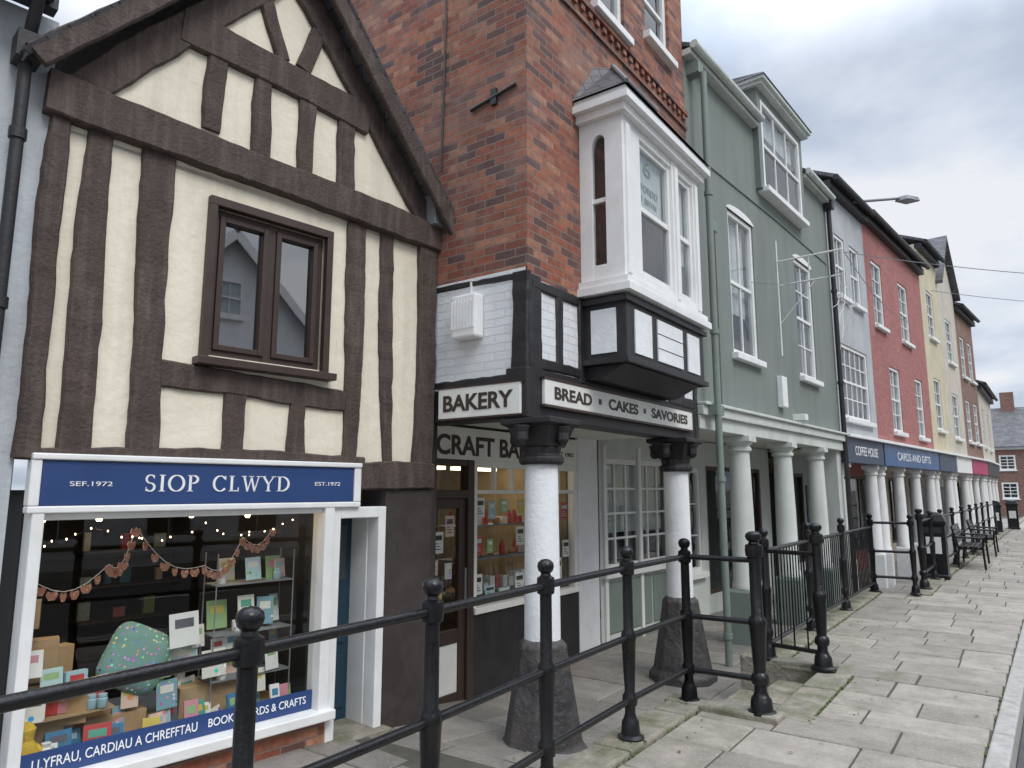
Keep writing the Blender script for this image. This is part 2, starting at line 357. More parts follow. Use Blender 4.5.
# ------------------------------------------------------------------ ground
g=MB();g.quad((-600,-600,-.52),(600,-600,-.52),(600,900,-.52),(-600,900,-.52));g.obj('ground',earth)
r=MB();ys=[-14,13,25,45,140]
for a,b_ in zip(ys[:-1],ys[1:]): r.quad((kerbx(a),a,-.11),(kerbx(a)+7,a,-.11),(kerbx(b_)+7,b_,-.11),(kerbx(b_),b_,-.11))
r.obj('road',asphalt)
r=MB()
for i in range(20):
    y=-8+i*6;r.quad((kerbx(y)+3.45,y,-.106),(kerbx(y)+3.55,y,-.106),(kerbx(y+2)+3.55,y+2,-.106),(kerbx(y+2)+3.45,y+2,-.106))
r.obj('road_centre_line',whitep)
k=MB();y=-4.
while y<90:
    L=.9 if y<30 else 4.;a=kerbx(y);b_=kerbx(y+L)
    k.hexa([(a-.13,y,-.3),(a+.0,y,-.3),(b_,y+L-.008,-.3),(b_-.13,y+L-.008,-.3),(a-.13,y,.006),(a-.01,y,.006),(b_-.01,y+L-.008,.006),(b_-.13,y+L-.008,.006)]);y+=L
k.obj('kerb',kerbm,bevel=.012)
def slabs(name,mat,y0,y1,xl,xr,zf,rh=(.38,.6),sw=(.42,.85),gap=.016,mf=None):
    b=MB();tint=[];mo=[];y=y0
    while y<y1:
        h=R(*rh)*(1 if y<25 else 2);x=xl(y+h/2);X=xr(y+h/2)
        first=True
        while x<X-.02:
            w=R(*sw)*(R(.5,1) if first else 1);first=False;x2=min(x+w,X)
            if X-x2<.2: x2=X
            dz=R(-.004,.004);tl=R(-.002,.002);t=R(0,1);mm=mf(x,y) if mf else 0.
            e=gap/2*R(.6,1.3)
            c=[(x+e,y+e),(x2-e,y+e),(x2-e,y+h-e),(x+e,y+h-e)]
            base=len(b.v);q=.007
            tz=(tl,-tl,-tl,tl)
            for cx,cy in c: b.v.append((cx,cy,zf(cy)-.025+dz))
            for i,(cx,cy) in enumerate(c): b.v.append((cx,cy,zf(cy)-.008+dz+tz[i]))
            for i,((cx,cy),(sx,sy)) in enumerate(zip(c,((1,1),(-1,1),(-1,-1),(1,-1)))): b.v.append((cx+sx*q,cy+sy*q,zf(cy)+dz+tz[i]))
            b.f.append((base+8,base+9,base+10,base+11));tint.append(t);mo.append(mm)
            for lvl in (0,4):
                for i in range(4): b.f.append((base+lvl+i,base+lvl+(i+1)%4,base+lvl+4+(i+1)%4,base+lvl+4+i));tint.append(t);mo.append(mm)
            x=x2
        y+=h
    me=bpy.data.meshes.new(name);me.from_pydata(b.v,[],b.f)
    at=me.attributes.new('tint','FLOAT','FACE');am=me.attributes.new('mossy','FLOAT','FACE')
    for i,t in enumerate(tint): at.data[i].value=t;am.data[i].value=mo[i]
    return mk(name,me,mat)
slabs('pavement',flag,-3,80,lambda y:edge(y)+.26,lambda y:kerbx(y)-.135,lambda y:0.,mf=lambda x,y:max(0.,.38-(x-edge(y)-.26)*.9) if y<16 else .1)
j=MB()
ys=[-3,5.36,5.3601,6.95,6.9501,12.7,12.7001,14,14.001,30,60,90]
for a,b_ in zip(ys[:-1],ys[1:]):
    if b_-a<.01: continue
    j.hexa([(edge(a+.01)+.02,a,-.5),(kerbx(a)-.06,a,-.5),(kerbx(b_)-.06,b_,-.5),(edge(b_-.01)+.02,b_,-.5),(edge(a+.01)+.02,a,-.014),(kerbx(a)-.06,a,-.014),(kerbx(b_)-.06,b_,-.014),(edge(b_-.01)+.02,b_,-.014)])
j.obj('pavement_bed',joint)
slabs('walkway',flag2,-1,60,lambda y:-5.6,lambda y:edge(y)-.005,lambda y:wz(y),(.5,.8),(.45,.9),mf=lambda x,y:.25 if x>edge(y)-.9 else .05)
j=MB()
for a,b_ in ((-1,3.8),(3.8,5.5),(5.5,60)): j.quad((-6,a,wz(a)-.014),(-1.5,a,wz(a)-.014),(-1.5,b_,wz(b_)-.014),(-6,b_,wz(b_)-.014))
j.obj('walkway_bed',joint)
e=MB()
def stones(x0f,x1,y0,y1,z0,z1,L=.95):
    y=y0
    while y<y1-.01:
        y2=min(y+L*R(.85,1.1),y1)
        if y1-y2<.3:y2=y1
        dx=R(-.012,.012);x0=x0f(y) if callable(x0f) else x0f
        xx=x1(y) if callable(x1) else x1
        a,c_=R(-.008,.008),R(-.008,.008)
        e.hexa([(x0+dx,y+.006,z0),(xx,y+.006,z0),(xx,y2-.006,z0),(x0+dx,y2-.006,z0),(x0+dx,y+.006,z1+a),(xx,y+.006,z1),(xx,y2-.006,z1),(x0+dx,y2-.006,z1+c_)]);y=y2
stones(-2.35,-2.085,-1,5.36,-.6,.03)
stones(-2.25,-1.985,6.95,12.7,-.6,.03)
stones(lambda y:edge(y),lambda y:edge(y)+.255,12.7,55,-.6,.02,1.2)
stones(-1.63,-1.37,5.36,6.95,-.6,.012)
e.obj('pavement_edging',mossy,bevel=.016)
e=MB()
stones(-2.0,-1.64,5.37,6.94,-.6,-.12,.8);stones(-2.36,-2.0,5.37,6.94,-.6,-.26,.8)
for y in (5.2,6.95): e.hexa([(-2.36,y,-.55),(-1.52,y,-.55),(-1.52,y+.2,-.55),(-2.36,y+.2,-.55),(-2.36,y,.045),(-1.52,y,.045),(-1.52,y+.2,.045),(-2.36,y+.2,.045)])
e.obj('stone_steps',mossy,bevel=.016)
b=MB()
def tuft(x,y,z,s):
    n=6;base=len(b.v)
    for i in range(n):
        a=2*math.pi*i/n;rr=s*R(.6,1.3);b.v.append((x+rr*math.cos(a),y+1.6*rr*math.sin(a),z-.004))
    b.v.append((x,y,z+s*R(.25,.5)))
    for i in range(n): b.f.append((base+i,base+(i+1)%n,base+n))
for i in range(500):
    y=R(1.5,13);w=R(0,1)
    if w<.5: x=edge(y)+.26+R(-.012,.012);z=0.004
    elif w<.75: x=edge(y)-.01-abs(R(0,.02));z=wz(y)
    elif w<.85 : x=kerbx(y)-.135;z=0
    else: x=edge(y)+R(.05,.5);z=.0
    tuft(x,y,z,R(.005,.018))
for px,py in [(-2.15,3.27),(-2.19,4.31),(-2.19,5.29),(-1.66,5.31),(-1.6,6.93),(-2.09,2.3)]:
    for i in range(10):
        a=R(0,6.28);tuft(px+.095*math.cos(a),py+.095*math.sin(a),.03,R(.008,.02))
b.obj('moss',mossm,recalc=False)
b=MB()
for i in range(70):
    y=R(2,14);x=R(edge(y)+.3,kerbx(y)-.2) if i%2 else R(edge(y)-.9,edge(y)-.1);z=(.008 if i%2 else wz(y)+.01);a=R(0,6);s=R(.008,.02)
    b.add([(x+s*math.cos(a),y+s*math.sin(a),z),(x-s*.5*math.sin(a),y+s*.5*math.cos(a),z+.006),(x-s*math.cos(a),y-s*math.sin(a),z),(x+s*.5*math.sin(a),y-s*.5*math.cos(a),z+.003)],[(0,1,2,3)])
b.obj('fallen_leaves',simple('dry_leaf',(.16,.09,.04)),recalc=False)
# ------------------------------------------------------------------ railings
def post(b,x,y,z,h=1.2,r=.034):
    k=r/.034
    pr=[(.085*k,0),(.085*k,.02),(.062*k,.035),(.055*k,.11),(.043*k,.13),(r,.16),(r,.21)]
    for zr in (.24,.63): pr+=[(.046*k,zr-.03),(.05*k,zr),(.046*k,zr+.03),(r*.97,zr+.05)]
    pr+=[(r*.95,h-.18),(.047*k,h-.17),(.05*k,h-.13),(.047*k,h-.09),(.03*k,h-.08),(.026*k,h-.066),(.04*k,h-.052),(.046*k,h-.03),(.042*k,h-.01),(.025*k,h+.005),(.001,h+.01)]
    b.lathe(x,y,z,pr,18)
def railing(name,pts,zb=.02,hs=None,bars=False,rails=(.24,.63,1.07)):
    p=empty(name,(pts[0][0],pts[0][1],0));b=MB()
    for i,(x,y) in enumerate(pts): post(b,x,y,zb,(hs[i] if hs else 1.2),.044 if hs and hs[i]>1.2 else .034)
    b.obj('posts',iron,p,smooth=True);b=MB()
    for (x,y),(X,Y) in zip(pts[:-1],pts[1:]):
        for z in ((.14,1.0) if bars else rails): b.tube((x,y,zb+z),(X,Y,zb+z),.0205,12)
        if bars:
            n=int(math.hypot(X-x,Y-y)/.105)
            for i in range(1,n): b.tube((x+(X-x)*i/n,y+(Y-y)*i/n,zb+.14),(x+(X-x)*i/n,y+(Y-y)*i/n,zb+1.0),.0085,6)
    b.obj('rails',iron,p,smooth=True)
railing('iron_railing',[(-2.02,-.5),(-2.03,.45),(-2.06,1.40),(-2.09,2.30),(-2.15,3.27),(-2.19,4.31),(-2.19,5.29)])
railing('iron_railing',[(-2.19,5.29),(-1.66,5.31)],hs=[1.2,1.27])
railing('iron_railing',[(-1.60,6.93),(-2.1,7.03),(-2.1,8.7),(-2.07,10.4),(-2.06,12.5)],hs=[1.27,1.2,1.2,1.2,1.2],bars=True)
railing('iron_railing',[(-2.06,12.5),(-1.5,12.55)])
railing('iron_railing',[(-1.47,13.4),(-1.46,14.9)],hs=[1.27,1.2])
railing('iron_railing',[(-1.42,16.3),(-1.36,18.2),(-1.3,20.),(-1.24,22),(-1.2,24),(-1.15,26),(-1.1,28.5),(-1.0,31)])
def bin_(x,y,name='litter_bin'):
    p=empty(name,(x,y,0));b=MB();b.lathe(x,y,0,[(.30,0),(.30,.06),(.27,.08),(.27,.95),(.31,.97),(.31,1.03),(.24,1.15),(.1,1.19),(.001,1.19)],4,math.pi/4)
    b.obj('body',iron,p,.01)
    box1('notice',W,x-.12,x+.12,-y+.196,-y+.2,.45,.75,paper,p,0)
    box1('aperture',W,x-.14,x+.14,-y+.193,-y+.196,.82,.93,darkin,p,0)
bin_(-1.46,15.35);bin_(-1.05,33.);bin_(-.55,36)
def bench(x,y):
    p=empty('park_bench',(x,y,0));b=MB();w=MB()
    for dy in (0,1.5):
        b.path([(x-.25,y+dy,0),(x-.22,y+dy,.42),(x-.32,y+dy,.85)],.022);b.path([(x+.22,y+dy,0),(x+.2,y+dy,.42),(x+.22,y+dy,.62),(x-.27,y+dy,.64)],.022);b.tube((x-.22,y+dy,.41),(x+.2,y+dy,.41),.02)
    for i in range(5): w.hexa([(x-.22+i*.09,y-.05,.43),(x-.15+i*.09,y-.05,.43),(x-.15+i*.09,y+1.55,.43),(x-.22+i*.09,y+1.55,.43),(x-.22+i*.09,y-.05,.455),(x-.15+i*.09,y-.05,.455),(x-.15+i*.09,y+1.55,.455),(x-.22+i*.09,y+1.55,.455)])
    for i in range(4):
        z=.52+i*.09;xx=x-.225-.022*i-.02
        w.hexa([(xx,y-.05,z),(xx+.025,y-.05,z),(xx+.025,y+1.55,z),(xx,y+1.55,z),(xx-.015,y-.05,z+.07),(xx+.01,y-.05,z+.07),(xx+.01,y+1.55,z+.07),(xx-.015,y+1.55,z+.07)])
    b.obj('frame',iron,p);w.obj('slats',iron,p)
bench(-1.02,17.4);bench(-.95,21.)
# ------------------------------------------------------------------ Tudor shop
tud=empty('half_timbered_shop',T.pt(3.4,0,0))
WO=(2.86,3.83,2.61,3.78)
wall('plaster_wall',T,1.72,5.10,1.80,4.02,[WO],cream,tud)
gb=MB();gb.prism(T,[(1.78,4.0),(5.2,3.95),(3.40,6.2)],-.15,0);gb.obj('gable_plaster',cream,tud)
b=MB();D=.035
b.beam(T,(1.765,1.80),(1.79,4.1),.15,.12,D+.02)
b.beam(T,(2.02,1.82),(2.04,4.1),.215,.175,D)
b.beam(T,(2.45,1.82),(2.43,4.1),.20,.235,D)
b.beam(T,(4.14,1.82),(4.16,4.0),.155,.21,D)
b.beam(T,(4.55,1.82),(4.49,4.0),.11,.17,D)
b.beam(T,(4.96,1.62),(4.98,4.0),.22,.21,D+.02)
b.beam(T,(2.53,2.42),(4.08,2.38),.20,.18,D-.004)
b.beam(T,(3.10,1.80),(3.10,2.34),.16,.19,D-.006)
b.beam(T,(3.64,1.80),(3.63,2.34),.18,.14,D-.006)
b.beam(T,(1.72,1.85),(4.3,1.85),.09,.09,D+.004)
b.beam(T,(4.2,1.73),(5.08,1.73),.25,.25,D+.03)
b.beam(T,(1.68,4.23),(5.26,4.09),.30,.26,.085,jit=.006)
b.beam(T,(2.78,4.38),(2.79,5.03),.15,.18,D)
b.beam(T,(3.19,4.33),(3.18,5.0),.18,.16,D)
b.beam(T,(3.60,4.3),(3.59,5.0),.15,.18,D)
b.beam(T,(4.01,4.28),(4.00,4.95),.19,.17,D)
b.beam(T,(2.5,5.14),(4.22,5.05),.29,.29,D+.012)
b.beam(T,(3.34,5.25),(3.15,5.75),.14,.13,D)
b.beam(T,(3.54,5.25),(3.70,5.78),.14,.13,D)
b.beam(T,(1.84,4.28),(3.34,6.06),.24,.24,D+.008)
b.beam(T,(5.14,4.1),(3.44,6.06),.24,.24,D+.006)
b.obj('timber_frame',timber,tud)
b=MB()
b.beam(T,(1.57,4.34),(3.36,6.42),.16,.16,.22,.175,jit=.003)
b.beam(T,(5.30,4.02),(3.34,6.42),.16,.16,.22,.175,jit=.003)
b.obj('bargeboards',timber,tud)
b=MB()
for (s0,z0,s1,z1) in ((1.52,4.31,3.36,6.50),(5.37,3.99,3.36,6.50)):
    dx=.03 if s0<s1 else -.03
    b.hexa([T.pt(s0,.20,z0),T.pt(s1,.20,z1),T.pt(s1,-6,z1),T.pt(s0,-6,z0),T.pt(s0-dx,.235,z0+.03),T.pt(s1,.235,z1+.05),T.pt(s1,-6,z1+.05),T.pt(s0-dx,-6,z0+.03)])
b.obj('roof',slate,tud)
b=MB();b.box(T,1.74,1.76,-6,-.15,1.6,4.2);b.obj('side_wall',greyrend,tud)
fr=MB()
s0,s1,z0,z1=WO
fr.box(T,s0-.06,s1+.06,-.02,.05,z1,z1+.07);fr.box(T,s0-.06,s0,-.02,.05,z0-.03,z1);fr.box(T,s1,s1+.06,-.02,.05,z0-.03,z1)
fr.box(T,s0-.1,s1+.1,-.05,.11,z0-.09,z0-.03)
for a,c in ((s0,s0+.05),(s1-.05,s1),(3.32,3.39)): fr.box(T,a,c,-.10,-.02,z0,z1)
fr.box(T,s0,s1,-.10,-.025,z0-.03,z0+.05);fr.box(T,s0,s1,-.10,-.025,z1-.05,z1)
for a,c in ((s0+.05,3.32),(3.39,s1-.05)):
    fr.box(T,a,a+.045,-.08,-.005,z0+.05,z1-.05);fr.box(T,c-.045,c,-.08,-.005,z0+.05,z1-.05)
    fr.box(T,a+.045,c-.045,-.08,-.007,z0+.05,z0+.095);fr.box(T,a+.045,c-.045,-.08,-.007,z1-.095,z1-.05)
fr.obj('window_frame',winbrown,tud,.005)
g=MB()
g.quad(T.pt(s0,-.05,z0),T.pt(s1,-.05,z0),T.pt(s1,-.05,z1),T.pt(s0,-.05,z1));g.obj('window_pane',glassmat('casement_glass',(.35,.4,.4),3.9,.008),tud,recalc=False)
g=MB();g.box(T,s0-.1,s1+.1,-1.2,-1.18,z0-.1,z1+.1);g.box(T,s0-.1,s0-.09,-1.2,-.12,z0-.1,z1+.1);g.box(T,s1+.09,s1+.1,-1.2,-.12,z0-.1,z1+.1);g.box(T,s0-.1,s1+.1,-1.2,-.12,z1+.09,z1+.1);g.box(T,s0-.1,s1+.1,-1.2,-.12,z0-.1,z0-.09);g.obj('room_interior',darkin,tud)
b=MB()
b.box(T,1.83,1.90,-.10,.07,-.22,1.46)
b.box(T,3.90,3.99,-.10,.07,-.22,1.46)
b.box(T,1.80,4.24,-.02,.085,1.79,1.83);b.box(T,1.80,4.24,-.02,.075,1.455,1.50)
b.box(T,1.80,1.86,-.02,.075,1.50,1.79);b.box(T,4.17,4.24,-.02,.075,1.50,1.79)
b.box(T,1.79,4.03,-.10,.12,-.215,-.14)
b.box(T,1.90,3.90,-.08,.03,1.41,1.455)
b.box(T,3.99,4.07,-.10,.045,-.42,1.455)
b.box(T,4.46,4.54,-.10,.045,-.42,1.455);b.box(T,4.07,4.46,-.10,.045,1.36,1.455)
b.box(T,4.455,4.48,-.36,-.10,-.42,1.36);b.box(T,4.05,4.075,-.36,-.10,-.42,1.36);b.box(T,4.05,4.48,-.36,-.1,1.36,1.38)
b.obj('shopfront_frame',whitep,tud,.008)
box1('stall_riser',T,1.83,4.0,-.12,.03,-.7,-.217,brick,tud,0)
g=MB();g.quad(T.pt(1.90,-.03,-.14),T.pt(3.90,-.03,-.14),T.pt(3.90,-.03,1.41),T.pt(1.90,-.03,1.41));g.obj('shop_window_pane',glassmat('shop_glass',(.93,.95,.94),1.55,.01),tud,recalc=False)
b=MB();b.box(T,4.075,4.455,-.36,-.32,-.42,1.36);b.obj('door',doorblue,tud)
b=MB()
for z in (-.3,.25): b.box(T,4.12,4.41,-.32,-.305,z,z+.45)
b.obj('door_panels',doorblue,tud,.01)
box1('door_glass',T,4.13,4.40,-.32,-.31,.8,1.28,glassd,tud,0)
b=MB();b.box(T,4.54,5.08,-.3,.03,-.8,1.6);b.hexa([(-4.19,4.56,-.6),(-4.6,4.56,-.6),(-4.6,4.80,-.6),(-4.19,4.64,-.6),(-4.19,4.56,2.2),(-4.6,4.56,2.2),(-4.6,4.80,2.2),(-4.19,4.64,2.2)])
b.obj('dark_pier',darkwall,tud)
box1('door_step',T,4.0,4.58,-.5,.14,-.6,-.40,mossy,tud)
sg=empty('shop_sign',T.pt(3,0,1.6))
box1('board',T,1.862,4.168,-.02,.065,1.503,1.787,blue,sg)
serif('SIOP CLWYD',T,2.47,3.56,1.59,1.705,.0655,lett_w,sg)
text('SEF.1972',T,2.02,2.27,1.625,1.655,.0655,lett_w,sg);text('EST.1972',T,3.79,4.03,1.635,1.665,.0655,lett_w,sg)
sg=empty('window_sign',T.pt(3,0,0))
box1('strip',T,1.905,3.895,-.027,-.015,-.137,.01,blue,sg,0)
text('LLYFRAU, CARDIAU A CHREFFTAU',T,1.98,2.98,-.10,-.03,-.0145,lett_w,sg);text('BOOKS, CARDS & CRAFTS',T,3.06,3.84,-.095,-.03,-.0145,lett_w,sg)
# interior
b=MB()
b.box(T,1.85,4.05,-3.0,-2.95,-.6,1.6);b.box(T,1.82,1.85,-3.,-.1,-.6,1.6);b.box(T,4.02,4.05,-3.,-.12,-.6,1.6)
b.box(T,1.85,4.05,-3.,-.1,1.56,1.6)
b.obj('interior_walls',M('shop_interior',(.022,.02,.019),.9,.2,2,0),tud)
box1('display_floor',T,1.9,3.90,-.75,-.06,-.20,-.13,woodl,tud)
b=MB()
for z in (.25,.6,.95): b.box(T,3.0,4.0,-2.9,-2.65,z,z+.02)
b.obj('shelves',woodd,tud)
def pbox(name,s,d,z,w,t,h,mat,rot=0.,tilt=0.):
    c=Vector(T.pt(s,d,z));a=Vector((T.a[0],T.a[1],0));n=Vector((T.n[0],T.n[1],0))
    ca,sa=math.cos(rot),math.sin(rot);A=a*ca+n*sa;N=n*ca-a*sa;U=Vector((0,0,1))
    ct,st=math.cos(tilt),math.sin(tilt);U2=U*ct-N*st;N2=N*ct+U*st
    b=MB();p=[]
    for zz in (0,h):
        for x,y in ((-w/2,-t/2),(w/2,-t/2),(w/2,t/2),(-w/2,t/2)): p.append(tuple(c+A*x+N2*y+U2*zz))
    b.hexa(p);ob=b.obj(name,mat,None,.002)
    if 'card' in name or name=='book':   # printed title block on the face
        q=MB();f=[]
        for zz in (h*.55,h*.82):
            for x,y in ((-w*.32,t/2+.0004),(w*.32,t/2+.0004),(w*.32,t/2+.0012),(-w*.32,t/2+.0012)): f.append(tuple(c+A*x+N2*y+U2*zz))
        q.hexa(f);qq=q.obj('print',random.choice(cols),None);qq.parent=ob
    return ob
zf=-.12
b_all={}
for z in (.27,.62,.97):
    s=3.05
    while s<3.95:
        w=R(.05,.12);m=random.choice(cols+cardart);b_all.setdefault(m.name,(MB(),m))[0].box(T,s,s+w-.003,-2.85,-2.8,z,z+R(.08,.2));s+=w+R(.08,.3)
for k_,(bb,m) in b_all.items(): bb.obj('shelf_stock',m,tud)
def platform(s0,s1,d0,d1,z,m=woodl): box1('display_plinth',T,s0,s1,d0,d1,-.13,z,m,tud)
platform(1.93,2.22,-.55,-.28,.34,woodl);platform(3.0,3.45,-.6,-.35,.12,woodl);platform(2.35,2.75,-.5,-.3,.05,kraft)
pbox('kraft_gift_bag',2.06,-.32,.36,.17,.1,.24,kraft,.2);pbox('kraft_gift_bag',2.19,-.42,.36,.14,.09,.17,kraft,-.3);pbox('kraft_gift_bag',2.27,-.3,.06,.15,.1,.18,kraft,.3)
pbox('gift_box',1.96,-.2,.72,.07,.06,.16,woodl,.3)
pbox('greeting_card',1.96,-.16,.42,.13,.004,.15,paper,.1,.2);pbox('greeting_card',2.10,-.18,.30,.12,.004,.14,cardart[1],-.1,.2)
pbox('greeting_card',2.24,-.2,.28,.12,.05,.12,cols[5],-.1,.1);pbox('greeting_card',2.0,-.14,.15,.11,.004,.16,cardart[0],.2,.2)
for i in range(7):
    pbox('book',2.06+i*.055,-.28,.14,.10,.02,.14+R(-.02,.03),random.choice([cols[0],cols[0],cols[6],cols[4]]),R(.2,.5),.12)
box1('display_shelf',T,2.0,2.5,-.36,-.2,.125,.137,woodl,tud,0)
for i,(s,w,h,m) in enumerate([(2.10,.09,.11,paper),(2.18,.14,.15,cols[1]),(2.27,.12,.12,cols[1]),(2.33,.08,.10,cols[3]),(2.38,.15,.16,cols[0]),(2.50,.12,.12,cols[1]),(2.56,.07,.2,cardart[3]),(2.62,.13,.17,paper),(2.72,.10,.13,cols[3]),(2.8,.11,.13,cardart[2]),(2.87,.08,.17,cols[5]),(2.93,.12,.12,cols[7]),(3.0,.09,.18,cols[6]),(3.08,.12,.15,cols[2]),(3.16,.08,.11,paper),(3.24,.13,.12,cardart[0]),(3.32,.08,.17,cols[1]),(3.4,.11,.15,cols[4]),(3.5,.08,.12,cols[0]),(3.58,.12,.13,cardart[3]),(3.66,.07,.17,paper),(3.75,.11,.14,cols[6]),(3.84,.07,.12,cols[8])]):
    pbox('book',s,-.14-.07*(i%4),zf,w,.02,h,m,R(-.3,.3),.25)
for i,(s,z,w,h) in enumerate([(2.98,.44,.22,.22),(3.0,.26,.22,.15),(3.3,.50,.15,.2),(3.22,.18,.18,.18),(3.5,.55,.13,.18),(3.45,.12,.15,.2),(3.70,.15,.12,.18),(3.66,.5,.12,.2),(3.80,.5,.09,.2),(3.5,.88,.14,.16),(3.72,.85,.12,.18),(3.36,.87,.12,.16),(3.56,-.0,.16,.16),(3.78,.87,.1,.14),(3.1,-.02,.14,.17),(2.88,.02,.14,.18),(3.4,.3,.12,.15),(3.62,.3,.1,.14),(2.84,.24,.1,.16),(3.12,.40,.1,.15),(2.44,.06,.12,.2),(2.62,.08,.1,.14),(3.28,.3,.1,.13),(3.8,.3,.08,.14)]):
    pbox('greeting_card',s,-.28-.08*(i%3),z,w,.005,h,[paper,cardart[1],cols[8],cardart[0],cols[4],cardart[2],paper,cardart[3]][i%8],R(-.4,.4),.15)
for z in (.47,.13,.85): box1('display_shelf',T,3.2,3.86,-.5,-.28,z,z+.010,leadgrey,tud,0)
for s in (3.2,3.86):
    b=MB();b.tube(T.pt(s,-.49,-.13),T.pt(s,-.49,1.1),.005);b.tube(T.pt(s,-.29,-.13),T.pt(s,-.29,1.1),.005);b.obj('shelf_upright',leadgrey,tud)
# mugs and candle jars
mg=MB();cj=MB()
for s,d,z in ((3.27,-.36,.86),(3.3,-.33,.14),(3.6,-.4,.48),(3.42,-.36,.48),(2.9,-.5,.13),(3.05,-.48,.13)):
    p=T.pt(s,d,z);mg.lathe(p[0],p[1],p[2],[(.03,0),(.034,.01),(.034,.075),(.029,.075),(.028,.01)],12);mg.tube((p[0]+.03,p[1]-.03,p[2]+.02),(p[0]+.045,p[1]-.045,p[2]+.04),.005);mg.tube((p[0]+.045,p[1]-.045,p[2]+.04),(p[0]+.03,p[1]-.03,p[2]+.06),.005)
for s,d,z in ((2.42,-.22,.14),(2.36,-.24,.14),(3.74,-.34,.86),(3.5,-.33,.14),(2.76,-.2,zf),(2.2,-.12,zf)):
    p=T.pt(s,d,z);cj.lathe(p[0],p[1],p[2],[(.026,0),(.03,.005),(.03,.055),(.022,.062),(.026,.066),(.026,.08),(.001,.08)],12)
mg.obj('mugs',paper,tud,smooth=True);cj.obj('candle_jars',cols[5],tud,smooth=True)
bm=bmesh.new();bmesh.ops.create_uvsphere(bm,u_segments=32,v_segments=20,radius=1)
for v in bm.verts:
    x,y,z=v.co
    sx=math.copysign(abs(x)**.45,x);sz=math.copysign(abs(z)**.45,z)
    v.co=(sx*.20,y*.085*(1-.35*max(abs(sx),abs(sz))**3),sz*.20)
me=bpy.data.meshes.new('cushion');bm.to_mesh(me);bm.free()
cu=mk('cushion',me,spotmat('cushion_fabric',(.16,.30,.26),None,34));cu.location=Vector(T.pt(2.66,-.33,.40))
cu.rotation_euler=(Matrix.Rotation(math.radians(83),3,'Z')@Matrix.Rotation(-.2,3,'X')@Matrix.Rotation(math.radians(28),3,'Y')).to_euler()
for p in me.polygons:p.use_smooth=True
b=MB();x,y,_=T.pt(1.965,-.15,0);b.lathe(x,y,.02,[(.02,0),(.055,.02),(.075,.08),(.07,.15),(.045,.19),(.05,.22),(.055,.25),(.03,.285),(.001,.29)],16)
for q in (-1,1):
    p0=Vector((x+.01,y+q*.05,.17));b.path([tuple(p0),tuple(p0+Vector((.05,q*.05,-.05))),tuple(p0+Vector((.06,q*.06,-.12)))],.02,8)
b.obj('knitted_toy',M('yellow_wool',(.65,.42,.05),.95,.15,20,.9,60),None,smooth=True)
b=MB();x,y,_=T.pt(2.08,-.12,0);b.lathe(x,y,.03,[(.03,0),(.055,.03),(.05,.09),(.02,.13),(.025,.15)],14);b.obj('vase',paper,None,smooth=True)
gl=empty('bunting_garland',T.pt(3,0,1.2));b=MB();fl=MB()
knots=[(1.95,1.02),(2.42,1.08),(2.58,1.33),(3.1,1.02),(3.4,1.22),(3.7,1.36)]
pts=[]
for (a,za),(c,zc) in zip(knots[:-1],knots[1:]):
    for i in range(7):
        t=i/7;pts.append(T.pt(a+(c-a)*t,-.3,za+(zc-za)*t-.13*math.sin(math.pi*t)))
b.path(pts,.002)
for i,p in enumerate(pts):
    p=Vector(p);q=Pl(p.x,p.y,*T.a);w=.024+.010*(i%3)
    fl.prism(q,[(-w*.35,p.z-.06),(w*.35,p.z-.06),(w*.75,p.z-.03),(w*.6,p.z-.005),(0,p.z-.015),(-w*.6,p.z-.005),(-w*.75,p.z-.03)],-.004,.004)
b.obj('string',paper,gl);fl.obj('ornaments',spotmat('terracotta_felt',(.38,.16,.10),(.6,.5,.4),60),gl)
def lamp(name,loc,e,c=(1,.75,.45),r=.05):
    l=bpy.data.lights.new(name,'POINT');l.energy=e;l.color=c;l.shadow_soft_size=r;o=bpy.data.objects.new(name,l);o.location=loc;col.objects.link(o);return o
bs_=MB();hs_=MB()
for s,d in ((2.05,-.6),(2.15,-.9),(2.3,-1.3),(2.5,-.8),(2.55,-1.9),(2.95,-1.6),(3.3,-1.),(3.3,-2.2),(3.65,-.7),(3.7,-1.6)):
    p=Vector(T.pt(s,d,1.42));bs_.lathe(p.x,p.y,p.z-.03,[(.014,-.024),(.025,0),(.02,.02)],10)
    hs_.lathe(p.x,p.y,p.z-.03,[(.03,.012),(.034,.06),(.012,.10),(.01,.16)],10)
bs_.obj('spotlight_bulbs',bulb,tud,smooth=True);hs_.obj('spotlight_housings',iron,tud)
fb=MB();fs_=[];s=1.94
while s<3.88:
    p=T.pt(s,-.22-R(0,.15),1.34-.10*abs(math.sin(s*4.1))+R(-.02,.02));fs_.append(p);fb.lathe(p[0],p[1],p[2],[(.001,-.006),(.005,0),(.001,.006)],6);s+=R(.05,.12)
fb.obj('fairy_lights',bulb,tud);fb=MB();fb.path(fs_,.0015,4);fb.obj('fairy_light_wire',iron,tud)
for s,d,e_ in ((2.4,-.45,4.),(3.3,-.5,4.),(3.,-1.9,1.)): lamp('shop_spotlight',T.pt(s,d,1.33),e_)
